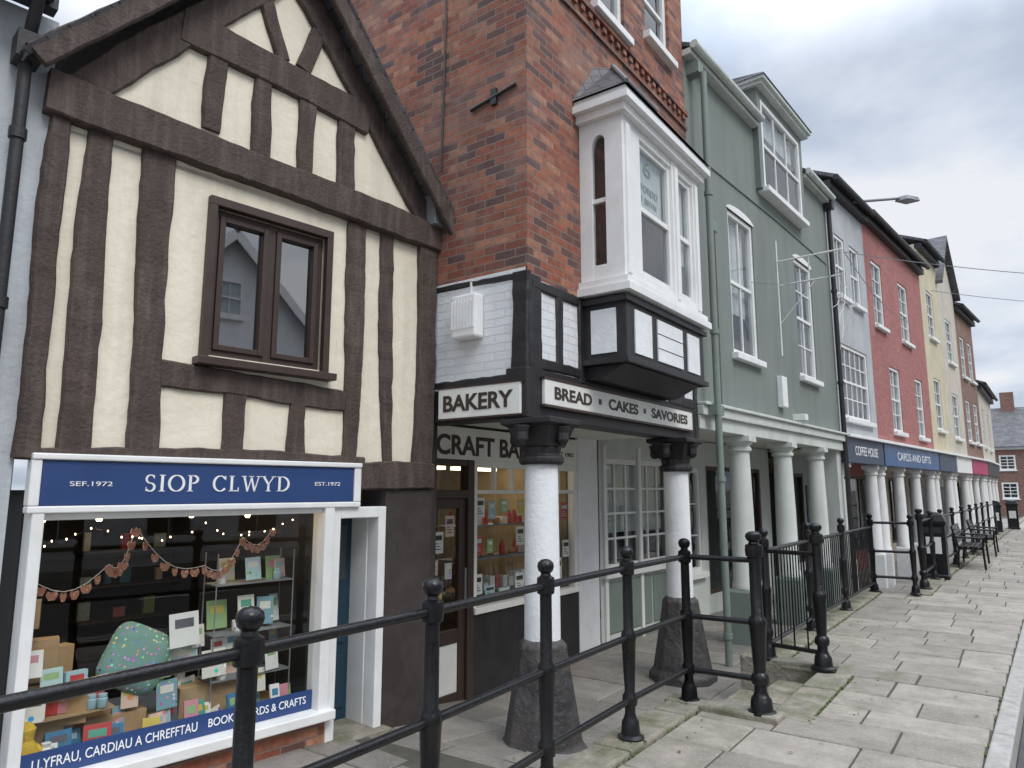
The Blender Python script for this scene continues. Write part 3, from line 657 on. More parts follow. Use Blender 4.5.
# ------------------------------------------------------------------ left neighbour
nb=empty('rendered_house',T.pt(0,0,2))
wall('front_wall',T,-4,1.72,-.8,4.75,[],greyrend,nb,d=.0)
b=MB();b.hexa([T.pt(-4,.2,4.78),T.pt(1.66,.2,4.78),T.pt(1.66,-3.5,7.8),T.pt(-4,-3.5,7.8),T.pt(-4,.2,4.84),T.pt(1.66,.2,4.84),T.pt(1.66,-3.5,7.9),T.pt(-4,-3.5,7.9)]);b.obj('roof',slate,nb)
b=MB();b.box(T,-4,1.66,.1,.2,4.70,4.78);b.tube(T.pt(-4,.25,4.76),T.pt(1.62,.25,4.76),.05);b.obj('gutter',blackt,nb)
b=MB();b.tube(T.pt(1.54,.09,-.4),T.pt(1.54,.09,4.45),.034,12);b.tube(T.pt(1.54,.09,4.45),T.pt(1.54,.25,4.7),.034,12)
for z in (.5,1.6,2.7,3.8): b.tube(T.pt(1.54,.09,z),T.pt(1.54,.09,z+.07),.045,12)
b.box(T,1.47,1.61,.02,.17,4.32,4.5);b.obj('drainpipe',blackt,nb,smooth=True)
box1('window_reveal',T,-2,-.2,-.02,.03,.2,1.4,darkin,nb)
# ------------------------------------------------------------------ bakery building
bk=empty('brick_bakery_building',(-3.15,6.3,0))
wall('front_brick',F,4.55,8.15,3.34,9.6,[(5.75,6.45,6.52,8.0),(7.0,7.7,6.9,8.0)],brick,bk)
window(F,5.75,6.45,6.52,8.0,bk,nx=1,nz=2);window(F,7.0,7.7,6.9,8.0,bk,nx=1,nz=2)
wall('side_brick',Pp,-9,-3.15,3.42,9.6,[],brick,bk)
b=MB()
b.box(F,4.50,8.15,0,.045,6.36,6.42);
for i in range(24): b.box(F,4.56+i*.15,4.63+i*.15,0,.03,6.29,6.36)
b.box(F,4.5,8.15,0,.07,9.3,9.45);b.box(F,4.5,8.15,0,.025,6.18,6.22)
b.obj('string_course',brick,bk)
b=MB();b.hexa([(-2.95,4.4,9.6),(-2.95,8.2,9.6),(-6,8.2,11.6),(-6,4.4,11.6),(-2.95,4.4,9.7),(-2.95,8.2,9.7),(-6,8.2,11.7),(-6,4.4,11.7)]);b.obj('roof',slate,bk)
b=MB();b.box(F,4.57,8.15,-.12,0,2.5,3.338);b.obj('painted_panel_front',wbrick,bk)
b=MB();b.box(Pp,-4.2,-3.17,-.12,0,2.46,3.418);b.obj('painted_panel_side',wbrick,bk)
b=MB()
b.beam(Pp,(-3.22,2.2),(-3.22,3.38),.17,.16,.02);b.beam(Pp,(-4.25,3.38),(-3.2,3.35),.06,.06,.012,jit=.005);b.beam(Pp,(-4.2,2.50),(-3.2,2.50),.07,.07,.012,jit=.005)
b.beam(F,(4.66,2.2),(4.66,3.36),.16,.17,.02)
b.beam(F,(4.6,3.29),(5.42,3.29),.09,.09,.024,jit=.005)
b.beam(F,(5.02,2.6),(5.02,3.3),.10,.11,.022,jit=.005);b.beam(F,(5.39,2.55),(5.39,3.3),.10,.1,.024,jit=.005)
b.beam(F,(4.6,2.63),(5.42,2.63),.10,.10,.022,jit=.005)
b.beam(F,(7.32,2.61),(8.15,2.61),.12,.12,.022,jit=.005);b.beam(F,(7.3,3.30),(8.15,3.30),.10,.10,.024,jit=.005)
b.beam(F,(7.7,2.6),(7.7,3.3),.10,.11,.022,jit=.005);b.beam(F,(8.08,2.2),(8.08,3.3),.10,.1,.024,jit=.005)
b.obj('black_timber_frame',blackt,bk)
b=MB();b.box(F,4.52,8.15,-.2,.015,2.17,2.58);b.box(Pp,-4.25,-3.36,-.2,.0,2.17,2.455)
b.obj('lintel_beam',blackt,bk,.01)
BX=Pl(-2.70,0,0,1)
BS=Pl(0,5.42,1,0)
b=MB();b.box(BX,5.42,7.25,-.45,0,2.70,3.32);b.obj('bay_base_box',blackt,bk,.01)
b=MB();b.hexa([(-3.15,5.46,2.58),(-3.15,7.2,2.58),(-3.0,7.2,2.58),(-3.0,5.46,2.58),(-3.15,5.46,2.70),(-3.15,7.2,2.70),(-2.74,7.2,2.70),(-2.74,5.46,2.70)])
b.obj('bay_bracket',blackt,bk)
b=MB()
for a,c in ((5.57,5.92),(6.05,6.65),(6.78,7.10)): b.box(BX,a,c,0,.012,2.80,3.2)
b.box(BS,-3.05,-2.80,0,.012,2.80,3.2);b.obj('bay_panels',whiter,bk)
b=MB()
for z in (2.92,3.06): b.box(BX,6.05,6.65,.01,.016,z,z+.008)
b.box(BX,5.38,7.29,-.47,.03,3.25,3.30);b.box(BX,5.38,7.29,-.47,.03,2.70,2.75);b.obj('bay_mouldings',blackt,bk,.006)
b=MB()
b.box(BX,5.34,7.32,-.45,.08,3.33,3.40);b.box(BX,5.37,7.29,-.45,.05,3.40,3.47)
b.box(BX,5.42,5.60,-.18,0,3.47,5.02);b.box(BX,7.10,7.25,-.15,0,3.47,5.02);b.box(BX,6.54,6.71,-.10,.0,3.47,5.02)
b.box(BX,5.60,5.80,-.10,-.008,3.47,5.02)
b.box(BX,5.80,6.54,-.10,-.008,3.47,3.58);b.box(BX,6.71,7.10,-.10,-.008,3.47,3.58)
b.box(BX,5.80,6.54,-.10,-.008,4.93,5.02);b.box(BX,6.71,7.10,-.10,-.008,4.93,5.02)
for p in (5.51,6.625,7.175): b.box(BX,p-.04,p+.04,0,.02,3.52,4.95)
for a,c in ((5.80,6.54),(6.71,7.10)):
    b.box(BX,a,a+.05,-.09,-.03,3.58,4.93);b.box(BX,c-.05,c,-.09,-.03,3.58,4.93);b.box(BX,a+.05,c-.05,-.08,-.035,4.23,4.28);b.box(BX,a+.05,c-.05,-.08,-.037,3.58,3.64);b.box(BX,a+.05,c-.05,-.08,-.037,4.88,4.93)
b.box(BS,-3.15,-3.02,-.06,0,3.47,5.02);b.box(BS,-2.86,-2.72,-.06,-.001,3.47,5.02);b.box(BS,-3.02,-2.86,-.06,-.001,3.47,3.62);b.box(BS,-3.02,-2.86,-.05,-.012,4.22,4.26)
arc=[(-3.02,5.02),(-3.02,4.72)]+[(-2.94-.08*math.cos(t*math.pi/10),4.72+.16*math.sin(t*math.pi/10)) for t in range(1,10)]+[(-2.86,4.72),(-2.86,5.02)]
b.prism(BS,arc,-.06,-.001)
b.box(Pl(0,7.25,1,0),-3.15,-2.72,-.04,0,3.47,5.02)
b.box(BX,5.36,7.31,-.45,.06,5.02,5.10);b.box(BX,5.30,7.37,-.45,.12,5.10,5.17);b.box(BX,5.33,7.34,-.45,.09,5.17,5.23)
b.obj('bay_window_frame',whitep,bk,.006)
g=MB()
for a,c in ((5.80,6.54),(6.71,7.10)): g.quad(BX.pt(a,-.06,3.6),BX.pt(c,-.06,3.6),BX.pt(c,-.06,4.92),BX.pt(a,-.06,4.92))
g.quad(BS.pt(-3.02,-.03,3.62),BS.pt(-2.86,-.03,3.62),BS.pt(-2.86,-.03,4.9),BS.pt(-3.02,-.03,4.9));g.obj('bay_panes',glassd,bk,recalc=False)
b=MB();b.box(BX,5.5,7.2,-.44,-.42,3.4,5.0);b.box(BX,5.52,5.54,-.42,-.2,3.4,5.0);b.obj('bay_interior',darkin,bk)
g=MB();g.quad(BX.pt(5.84,-.11,4.26),BX.pt(6.5,-.11,4.26),BX.pt(6.5,-.11,4.9),BX.pt(5.84,-.11,4.9));g.quad(BX.pt(6.74,-.11,4.0),BX.pt(7.07,-.11,4.0),BX.pt(7.07,-.11,4.9),BX.pt(6.74,-.11,4.9));g.obj('blind',curtain,bk,recalc=False)
sgn=simple('grey_green_lettering',(.2,.3,.26))
text('6',BX,6.08,6.25,4.70,4.86,-.105,sgn,bk);text('FFORDD',BX,5.95,6.40,4.52,4.59,-.105,sgn,bk);text('Y BRYN',BX,5.99,6.36,4.40,4.46,-.105,sgn,bk)
b=MB();z=5.23
b.add([(-3.15,5.30,z),(-2.58,5.30,z),(-2.58,7.37,z),(-3.15,7.37,z),(-3.15,5.75,5.82),(-3.15,7.0,5.82),(-3.0,5.85,5.80),(-3.0,6.9,5.80)],[(0,1,6,4),(1,2,7,6),(2,3,5,7),(4,6,7,5)])
b.obj('bay_roof',slate,bk)
b=MB();b.tube((-2.58,5.30,5.24),(-3.0,5.85,5.83),.02);b.tube((-3.0,5.85,5.83),(-3.0,6.9,5.83),.025);b.obj('roof_lead',leadgrey,bk)
def bcol(y):
    b=MB();b.lathe(-3.15,y,0,[(.142,.38),(.14,.9),(.132,1.86)],20);b.obj('column_shaft',whiter,bk,smooth=True)
    b=MB();b.lathe(-3.15,y,0,[(.36,-.45),(.36,-.33),(.31,-.28),(.20,.36),(.195,.42),(.155,.46)],8,math.pi/8)
    b.obj('column_base',stonedark,bk,.015)
    b=MB();b.lathe(-3.15,y,0,[(.165,1.80),(.185,1.82),(.185,1.86),(.15,1.88),(.165,1.94)],16)
    b.lathe(-3.15,y,0,[(.20,1.94),(.25,2.04),(.28,2.10),(.34,2.12),(.34,2.165)],4,math.pi/4)
    for dx,dy in ((0,.27),(0,-.27),(-.25,0),(.2,0)): b.lathe(-3.15+dx,y+dy,0,[(.03,1.95),(.055,1.99),(.05,2.05),(.07,2.1)],8)
    b.obj('column_capital',blackt,bk,.008)
bcol(4.74);bcol(7.45)
sb=empty('bakery_sign',(-3.6,4.5,2.3))
box1('board',Pp,-4.06,-3.19,.01,.05,2.20,2.46,signw,sb);text('BAKERY',Pp,-4.0,-3.26,2.26,2.40,.051,lett_b,sb,bold=.028)
b=MB();b.box(Pp,-4.075,-3.175,.008,.055,2.458,2.472);b.box(Pp,-4.075,-3.175,.008,.055,2.188,2.202);b.obj('trim',winbrown,sb)
sb=empty('bakery_sign',(-3.1,6.3,2.4))
box1('board',F,4.72,7.86,.02,.055,2.29,2.50,signw,sb)
for wd_,a,c in (('BREAD',4.86,5.48),('CAKES',5.80,6.42),('SAVORIES',6.74,7.70)): text(wd_,F,a,c,2.345,2.45,.056,lett_b,sb,bold=.028)
b=MB();b.box(F,5.61,5.66,.055,.059,2.375,2.425);b.box(F,6.55,6.60,.055,.059,2.375,2.425);b.box(F,4.70,7.88,.018,.062,2.50,2.52);b.box(F,4.70,7.88,.018,.062,2.27,2.29);b.obj('trim',winbrown,sb)
box1('alarm_box',Pp,-3.87,-3.60,.0,.12,2.87,3.25,whitep,bk,.02)
b=MB()
for i in range(8): b.box(Pp,-3.86+i*.033,-3.845+i*.033,.12,.13,2.95,3.2)
b.obj('alarm_box_louvres',whitep,bk)
box1('conduit',Pp,-3.74,-3.725,0,.02,3.25,3.38,whitep,bk,0)
b=MB();b.path([Pp.pt(-4.1,.015,4.5),Pp.pt(-4.07,.015,6.0),Pp.pt(-4.12,.015,8)],.01);b.tube(Pp.pt(-3.75,.02,4.98),Pp.pt(-3.25,.02,5.06),.016);b.box(Pp,-3.52,-3.46,0,.03,4.95,5.1);b.obj('wall_cables',blackt,bk)
box1('hopper_box',Pp,-4.24,-4.05,.0,.14,3.95,4.25,leadgrey,bk)
def shop_room(P,s0,s1,z0,z1,dep,wm,parent):
    b=MB();b.box(P,s0,s1,-dep-.03,-dep,z0,z1);b.box(P,s0-.03,s0,-dep,-.1,z0,z1);b.box(P,s1,s1+.03,-dep,-.1,z0,z1);b.box(P,s0,s1,-dep,-.1,z1,z1+.03);b.box(P,s0,s1,-dep,-.1,z0-.03,z0);b.obj('shop_interior',wm,parent)
shop_room(B,4.85,7.55,-.38,1.92,2.2,warmin,bk)
b=MB();b.box(B,4.6,7.9,-.1,0,1.90,2.3);b.box(B,5.56,7.62,-.1,.02,-.5,.38);b.obj('stall_riser',blackt,bk)
b=MB()
b.box(B,4.78,4.86,-.08,.03,-.42,1.9);b.box(B,5.48,5.58,-.08,.03,-.42,1.9);b.box(B,4.86,5.48,-.08,.028,1.52,1.60);b.box(B,4.86,5.48,-.06,.02,1.84,1.9)
b.box(B,4.86,4.96,-.05,.0,-.40,1.52);b.box(B,5.38,5.48,-.05,.0,-.4,1.52);b.box(B,4.96,5.38,-.05,-.002,1.42,1.52);b.box(B,4.96,5.38,-.05,-.002,.15,.28);b.box(B,4.96,5.38,-.05,-.002,-.4,-.3)
b.obj('door_frame',winbrown,bk,.006)
b=MB();b.tube(B.pt(5.42,.05,.55),B.pt(5.42,.05,.85),.012);b.obj('door_handle',leadgrey,bk)
box1('door_kick_panel',B,4.96,5.38,-.04,-.01,-.3,.15,signw,bk)
b=MB();b.box(B,5.58,7.62,-.08,.05,.38,.44);b.box(B,5.58,5.64,-.07,.02,.44,1.9);b.box(B,7.54,7.62,-.07,.02,.44,1.9);b.box(B,5.64,7.54,-.07,.02,1.83,1.9);b.box(B,5.64,7.54,-.06,.015,1.56,1.60);b.box(B,6.58,6.62,-.06,.012,.44,1.56)
for i in range(1,6): x=5.64+1.9*i/6;b.box(B,x-.012,x+.012,-.05,.008,1.6,1.83)
b.obj('bakery_window_frame',signw,bk,.005)
g=MB();g.quad(B.pt(4.86,-.03,.2),B.pt(7.6,-.03,.2),B.pt(7.6,-.03,1.9),B.pt(4.86,-.03,1.9));g.obj('bakery_pane',glass,bk,recalc=False)
b=MB();b.box(B,7.62,8.12,-.3,.03,-.5,2.3);b.obj('white_pier',whiter,bk)
cb=empty('bakery_sign',(-4.5,6.3,2.1));box1('board',B,4.85,7.6,.002,.04,1.90,2.22,signw,cb);text('CRAFT BAKERS',B,4.98,7.0,1.94,2.14,.041,lett_b,cb,bold=.028)
text('EST 1902',B,7.1,7.5,2.0,2.05,.041,lett_b,cb)
pm=[cols[3],paper,cols[8],cardart[2],cols[5],paper,cols[0],cols[4],cardart[0],cardart[1],cardart[2],signw]
for i,(s,z,w,h) in enumerate([(5.02,.5,.16,.2),(5.05,1.0,.14,.2),(5.0,.8,.12,.14),(5.22,1.15,.13,.2),(5.22,.75,.10,.15),(5.68,1.32,.15,.2),(5.66,.95,.14,.18),(5.67,.55,.13,.2),(5.9,1.3,.12,.18),(5.85,.5,.16,.12),(6.1,1.36,.14,.14),(6.40,1.0,.15,.2),(6.42,1.32,.14,.18),(6.38,.5,.16,.2),(6.7,1.2,.2,.2),(6.68,.5,.2,.14),(7.05,1.25,.15,.2),(7.15,.55,.18,.25),(7.32,1.25,.16,.2),(7.36,.8,.15,.2),(6.08,.48,.2,.10),(6.95,.95,.12,.16),(5.88,.95,.1,.14)]):
    box1('window_poster',B,s,s+w,-.045,-.04,z,z+h,pm[(i*5)%12],bk,0)
    m2=pm[(i*5+3)%12];bb=MB();bb.box(B,s+.02,s+w-.02,-.039,-.038,z+h*.62,z+h*.85)
    for q in range(3): bb.box(B,s+.025,s+w-.03-.02*q,-.039,-.038,z+h*(.18+.13*q),z+h*(.22+.13*q))
    bb.obj('poster_print',lett_b if i%2 else m2,bk)
b=MB()
for z in (.5,.85,1.2): b.box(B,5.7,7.5,-.6,-.3,z,z+.02)
b.obj('bakery_shelves',leadgrey,bk)
b=MB();b2=MB();b3=MB()
for z in (.52,.87,1.22):
    for i in range(15):
        p=B.pt(5.76+i*.118,-.40+R(-.06,.04),z);q=R(0,1)
        if q<.5: b.lathe(p[0],p[1],p[2],[(.03,0),(.05,.02),(.045,.055),(.02,.075)],8)
        elif q<.75: b2.box(B,5.72+i*.118,5.80+i*.118,-.45,-.33,z,z+R(.06,.16))
        else: b3.lathe(p[0],p[1],p[2],[(.035,0),(.035,.1),(.02,.12),(.02,.15)],8)
b.obj('loaves',simple('bread_crust',(.5,.27,.09)),bk,smooth=True);b2.obj('cake_boxes',paper,bk);b3.obj('jars',cols[0],bk,smooth=True)
b=MB();b.box(B,5.0,7.4,-1.9,-1.4,-.38,.7);b.obj('counter',woodd,bk)
b=MB();b.box(B,6.8,7.4,-2.18,-2.1,.5,1.5);b.box(B,5.1,5.9,-2.18,-2.12,1.,1.6);b.box(B,6.1,6.5,-2.18,-2.12,.9,1.7);b.obj('menu_boards',blackt,bk)
lamp('bakery_light',B.pt(5.9,-.9,1.8),6.5,(1,.88,.7),.1);lamp('bakery_light',B.pt(7.,-.9,1.8),4.5,(1,.88,.7),.1)
b=MB()
for s in (5.5,6.5): b.box(B,s,s+.8,-1.1,-1.0,1.84,1.88)
b.obj('ceiling_light',emis('tube_light',(1,.85,.6),4),bk)
b=MB();b.box(F,4.6,8.15,-1.45,-.2,2.25,2.3);b.obj('walkway_ceiling',ceilm,bk)
b=MB();b.box(F,4.6,8.15,-6,-5.95,2.3,9.6);b.box(F,8.1,8.15,-6,-.02,2.3,9.6);b.obj('rear_walls',brick,bk)
# ------------------------------------------------------------------ green building
gr=empty('green_colonnade_building',Gp.pt(3,0,0))
GE=6.3
wall('upper_wall',Gp,0,GE,2.62,7.3,[(1.25,2.2,3.46,5.55),(4.1,5.05,3.5,5.58),(2.62,4.48,6.32,7.3)],sage,gr)
window(Gp,1.25,2.2,3.46,5.55,gr,nx=2,nz=2,cur=4,d=-.05);window(Gp,4.1,5.05,3.5,5.58,gr,nx=2,nz=4,cur=1,d=-.05)
for a,c,zt in ((1.25,2.2,5.55),(4.1,5.05,5.58)):
    b=MB();m_=(a+c)/2;b.prism(Gp,[(a-.04,zt)]+[(m_-(c-a+.08)/2*math.cos(t*math.pi/12),zt+.10*math.sin(t*math.pi/12)) for t in range(1,12)]+[(c+.04,zt)],-.03,.012);b.obj('window_head',whitep,gr)
b=MB();b.box(Gp,-.02,GE,-.25,.10,2.50,2.62);b.box(Gp,-.02,GE,-.25,.05,2.33,2.50);b.box(Gp,-.02,GE,.0,.14,2.62,2.66);b.obj('cornice',sagel,gr,.01)
b=MB()
for a,c in ((-.03,2.4),(4.7,GE)): b.box(Gp,a,c,-.1,.12,7.22,7.30);b.tube(Gp.pt(a,.17,7.33),Gp.pt(c,.17,7.33),.055,10)
b.obj('eaves_gutter',sagel,gr)
b=MB()
def roofpiece(a,c,lo,hi):
    z0_=7.3+(0.14-lo)*1.9/3.64;z1_=7.3+(.14-hi)*1.9/3.64
    b.hexa([Gp.pt(a,lo,z0_),Gp.pt(c,lo,z0_),Gp.pt(c,hi,z1_),Gp.pt(a,hi,z1_),Gp.pt(a,lo,z0_+.06),Gp.pt(c,lo,z0_+.06),Gp.pt(c,hi,z1_+.06),Gp.pt(a,hi,z1_+.06)])
roofpiece(-.02,2.45,.14,-3.5);roofpiece(4.65,GE,.14,-3.5);roofpiece(2.451,4.649,-1.5,-3.5)
b.obj('roof',slate,gr)
b=MB();b.box(Gp,GE-.05,GE,-3.5,-.01,2.6,7.3);b.box(Gp,0,GE,-3.55,-3.5,2.,9.2);b.obj('rear_walls',sage,gr)
DP=Pl(*Gp.pt(0,.09,0)[:2],.061,1)
b=MB();b.box(DP,2.45,2.6,-1.8,0,6.25,7.95);b.box(DP,4.5,4.65,-1.8,0,6.25,7.95);b.box(DP,2.6,4.5,-1.8,0,7.8,7.95);b.obj('dormer_cheeks',sage,gr)
window(DP,2.6,4.5,6.3,7.8,gr,d=-.03,nx=3,nz=2,cur=2)
b=MB();b.box(DP,2.35,4.75,-1.9,.16,7.99,8.05);b.box(DP,2.38,4.72,-1.9,.11,7.93,7.99);b.obj('dormer_cornice',sagel,gr)
b=MB();b.hexa([DP.pt(2.33,.18,8.05),DP.pt(4.77,.18,8.05),DP.pt(4.77,-2,8.05),DP.pt(2.33,-2,8.05),DP.pt(2.35,.15,8.08),DP.pt(4.75,.15,8.08),DP.pt(4.7,-1.8,8.38),DP.pt(2.4,-1.8,8.38)]);b.obj('dormer_roof',slate,gr)
def gcol(P,s,par,zt=2.33,mat=sagel,r=.155,base=sagem,d=-.1):
    x,y,_=P.pt(s,d,0);b=MB();b.lathe(x,y,0,[(r*1.12,.30),(r*1.12,.36),(r,.40),(r*.97,1.2),(r*.86,zt-.22),(r*1.05,zt-.2),(r*1.05,zt-.16),(r*.9,zt-.14),(r*1.2,zt-.08)],20);b.obj('column_shaft',mat,par,smooth=True)
    b=MB();b.lathe(x,y,0,[(r*1.75,zt-.08),(r*1.75,zt-.001)],4,math.pi/4+.06);b.obj('column_abacus',mat,par,.005)
    b=MB();b.lathe(x,y,0,[(r*1.7,-.45),(r*1.7,.26),(r*1.5,.30)],4,math.pi/4+.06);b.obj('column_plinth',base,par,.008)
for s in (1.52,3.27,4.94): gcol(Gp,s,gr)
b=MB();b.box(Gp,6.0,6.3,-.3,-.02,-.5,2.33);b.obj('end_pier',sagel,gr)
def pipe(P,s,z0,z1,mat,par,r=.04,d=.08):
    b=MB();b.tube(P.pt(s,d,z0),P.pt(s,d,z1),r,12)
    z=z0+.3
    while z<z1: b.tube(P.pt(s,d,z),P.pt(s,d,z+.06),r*1.3,12);z+=1.8
    b.box(P,s-.08,s+.08,.0,.17,z1,z1+.16);b.obj('drainpipe',mat,par,smooth=True)
pipe(Gp,.16,-.4,7.0,sagem,gr,.042,.2);pipe(Gp,6.25,-.3,7.1,blackt,gr,.045)
b=MB();b.box(Gp,.1,.3,.1,.22,2.5,2.62);b.obj('pipe_offset',sagem,gr)
b=MB();b.path([Gp.pt(.75,.015,2.66),Gp.pt(.75,.015,5.05)],.009);b.path([Gp.pt(.3,.012,5.95),Gp.pt(3.3,.012,5.98),Gp.pt(6.1,.012,5.95)],.009);b.obj('wall_cables',sage,gr)
box1('meter_box',Gp,2.9,3.12,0,.09,2.86,3.34,whitep,gr,.01)
box1('vent',Gp,.70,.83,0,.02,5.05,5.2,sagem,gr)
box1('wall_light',Gp,3.55,3.7,0,.2,2.7,2.8,paper,gr)
GR=Pl(*Gp.pt(0,-1.4,0)[:2],.061,1)
wall('recess_wall',GR,-.03,GE,-.45,2.4,[(.05,2.0,.55,2.02),(3.3,5.8,-.1,2.0),(2.35,3.05,.3,1.95)],sagel,gr,rev=.1)
window(GR,.05,2.0,.55,2.02,gr,nx=6,nz=4,sash=False,cur=4,back=M('shop_backdrop',(.2,.19,.17),.9,.4,3,0),fw=.07,bw=.03,sill=True,d=-.04)
window(GR,2.35,3.05,.3,1.95,gr,nx=2,nz=3,sash=False,d=-.04,cur=2)
window(GR,3.3,5.8,-.1,2.0,gr,nx=3,nz=1,sash=False,fm=winbrown,gl=glass,d=-.04,sill=False)
b=MB()
for a,c in ((.1,.7),(.75,1.3),(1.35,1.95)): b.box(GR,a,c,0,.02,-.25,.4)
b.box(GR,-.03,2.3,0,.03,-.45,-.33);b.obj('recess_panels',sagem,gr,.01)
b=MB()
for s in (.05,.98,1.94): b.box(GR,s,s+.07,0,.035,-.4,2.2)
b.obj('recess_pilasters',whitep,gr,.006)
b=MB();b.box(Gp,0,GE,-1.5,-.25,2.42,2.46);b.obj('walkway_ceiling',ceilm,gr)
# festive light bracket and wires
fw=empty('festive_light_bracket',Gp.pt(4,0,4.5));b=MB();c0=Vector(Gp.pt(3.9,.8,4.6))
b.tube(Gp.pt(3.2,0,5.25),Gp.pt(3.2,1.0,5.25),.014);b.tube(Gp.pt(3.2,0,4.85),Gp.pt(3.2,1.0,4.85),.012);b.tube(Gp.pt(3.2,1.0,4.85),Gp.pt(3.2,1.0,5.25),.012);b.tube(Gp.pt(3.2,.01,3.7),Gp.pt(3.2,.01,5.6),.014)
b.tube(Gp.pt(3.2,.5,4.85),Gp.pt(3.2,.5,5.25),.009);b.tube(Gp.pt(3.2,0,4.2),Gp.pt(3.2,.6,4.85),.009)
b.obj('bracket',signw,fw);b=MB()
for i in range(12):
    a=i*math.pi/6;p=[]
    for t in range(7):
        rr=t/6*(.4 if i%2 else .7);p.append(tuple(c0+Vector((R(-.03,.03),math.cos(a+.2*math.sin(t))*rr,math.sin(a)*rr-.06*t*t/9))))
    b.path(p,.004,4)
b.tube(Gp.pt(3.2,1.0,4.95),tuple(c0),.006)
b.obj('wire_star',paper,fw)
b=MB()
def cat(a,c,sag,n=24):
    a=Vector(a);c=Vector(c);return [tuple(a.lerp(c,i/n)-Vector((0,0,sag*4*(i/n)*(1-i/n)))) for i in range(n+1)]
b.path(cat(Gp.pt(3.2,1.0,5.25),H.pt(6,.1,5.9),.25),.007,4);b.path(cat(Gp.pt(3.2,1.0,5.2),(7.5,24,6.8),.5),.007,4);b.path(cat(Gp.pt(1.9,.05,4.6),Gp.pt(3.2,1.0,4.9),.1),.006,4)
b.path(cat(H.pt(9,.1,7.4),(8,34,8.),.4),.01,4)
b.obj('span_wires',leadgrey,fw)
# ------------------------------------------------------------------ far row
def townhouse(name,P,s0,s1,eave,ridge,wm,wins,fas,fasm,title,ncol=2,colm=whitep,depth=7,chim=True,gable=False,eavem=None):
    e=empty(name,P.pt((s0+s1)/2,0,0))
    wall('upper_wall',P,s0,s1,2.62,eave,[w[:4] for w in wins],wm,e)
    for w in wins: window(P,*w[:4],e,d=-.05,nx=w[4],nz=w[5],cur=w[6] if len(w)>6 else 0)
    b=MB();b.box(P,s0,s0+.05,-depth,-.01,2.6,eave);b.box(P,s1-.05,s1,-depth,-.01,2.6,eave);b.box(P,s0+.05,s1-.05,-depth,-depth+.05,0,eave)
    if gable:
        m_=(s0+s1)/2;b.prism(P,[(s0,eave),(s1,eave),(m_,ridge)],-.2,-.001)
    b.obj('side_walls',wm,e)
    b=MB()
    if gable:
        for q,t in ((s0-.15,1),(s1+.15,-1)):
            b.hexa([P.pt(q,.2,eave-.1),P.pt(m_,.2,ridge),P.pt(m_,-depth,ridge),P.pt(q,-depth,eave-.1),P.pt(q,.2,eave),P.pt(m_,.2,ridge+.12),P.pt(m_,-depth,ridge+.12),P.pt(q,-depth,eave)])
    else:
        b.hexa([P.pt(s0,.25,eave),P.pt(s1,.25,eave),P.pt(s1,-depth/2,ridge),P.pt(s0,-depth/2,ridge),P.pt(s0,.25,eave+.08),P.pt(s1,.25,eave+.08),P.pt(s1,-depth/2,ridge+.08),P.pt(s0,-depth/2,ridge+.08)])
        b.add([P.pt(s0,-depth/2,ridge+.08),P.pt(s1,-depth/2,ridge+.08),P.pt(s1,-depth,eave),P.pt(s0,-depth,eave)],[(0,1,2,3)])
    b.obj('roof',slate,e)
    if not gable:
        b=MB();b.box(P,s0,s1,-.05,.14,eave-.16,eave-.002);b.tube(P.pt(s0,.25,eave+.02),P.pt(s1,.25,eave+.02),.06);b.obj('eaves_gutter',eavem or blackt,e)
    if chim:
        b=MB();b.box(P,s1-.9,s1-.2,-depth/2-.4,-depth/2+.4,ridge-.6,ridge+1.2);b.box(P,s1-.95,s1-.15,-depth/2-.45,-depth/2+.45,ridge+1.2,ridge+1.3)
        b.obj('chimney',brick2,e);b=MB()
        for q in (-.35,-.75):
            p=P.pt(s1+q,-depth/2,ridge+1.3);b.lathe(p[0],p[1],p[2],[(.12,0),(.1,.3),(.12,.34)],10)
        b.obj('chimney_pots',simple('terracotta',(.4,.15,.08)),e,smooth=True)
    box1('fascia_board',P,s0+.05,s1-.05,-.1,.10,2.12,2.6,fasm,e);box1('fascia_cornice',P,s0,s1,-.1,.18,2.6,2.66,colm,e)
    if title: text(title,P,s0+(s1-s0)*.2,s0+(s1-s0)*.8,2.27,2.45,.101,lett_w,e)
    for i in range(ncol): gcol(P,s0+.3+(s1-s0-.6)*i/max(1,ncol-1),e,2.12,colm,.13,base=colm,d=-.12)
    wall('recess_wall',P,s0,s1,-.45,2.4,[(s0+.3,s1-1.0,.1,1.95)],colm if ncol%2 else wm,e,d=-1.3)
    Q=Pl(*P.pt(0,-1.3,0)[:2],*P.a);window(Q,s0+.3,s1-1.0,.1,1.95,e,nx=3,nz=1,sash=False,fm=winbrown,gl=glass,sill=False,d=-.03)
    box1('shop_door',Q,s1-.9,s1-.15,0,.03,-.42,1.7,doorblue,e)
    b=MB();b.box(P,s0,s1,-1.4,-.12,2.36,2.4);b.obj('walkway_ceiling',ceilm,e)
    return e
grey=M('grey_stucco',(.44,.46,.47),.85,.1,2,.4,30,streak=1,dirt=(.27,.28,.28))
townhouse('grey_townhouse',H,0,2.55,7.75,9.6,grey,[(.35,2.15,3.0,4.5,5,4),(.45,1.1,5.5,6.8,2,2,1),(1.45,2.1,5.5,6.8,2,2,1)],1,greyblue,'COFFEE HOUSE',2)
townhouse('pink_townhouse',H,2.55,8.0,7.8,9.6,pink,[(3.05,3.9,5.35,6.9,2,4,1),(5.45,6.35,5.35,6.9,2,4,1),(3.95,4.85,2.95,4.5,2,4,1),(6.4,7.2,2.95,4.5,2,4,1)],1,bluelt,'CARDS AND GIFTS',4)
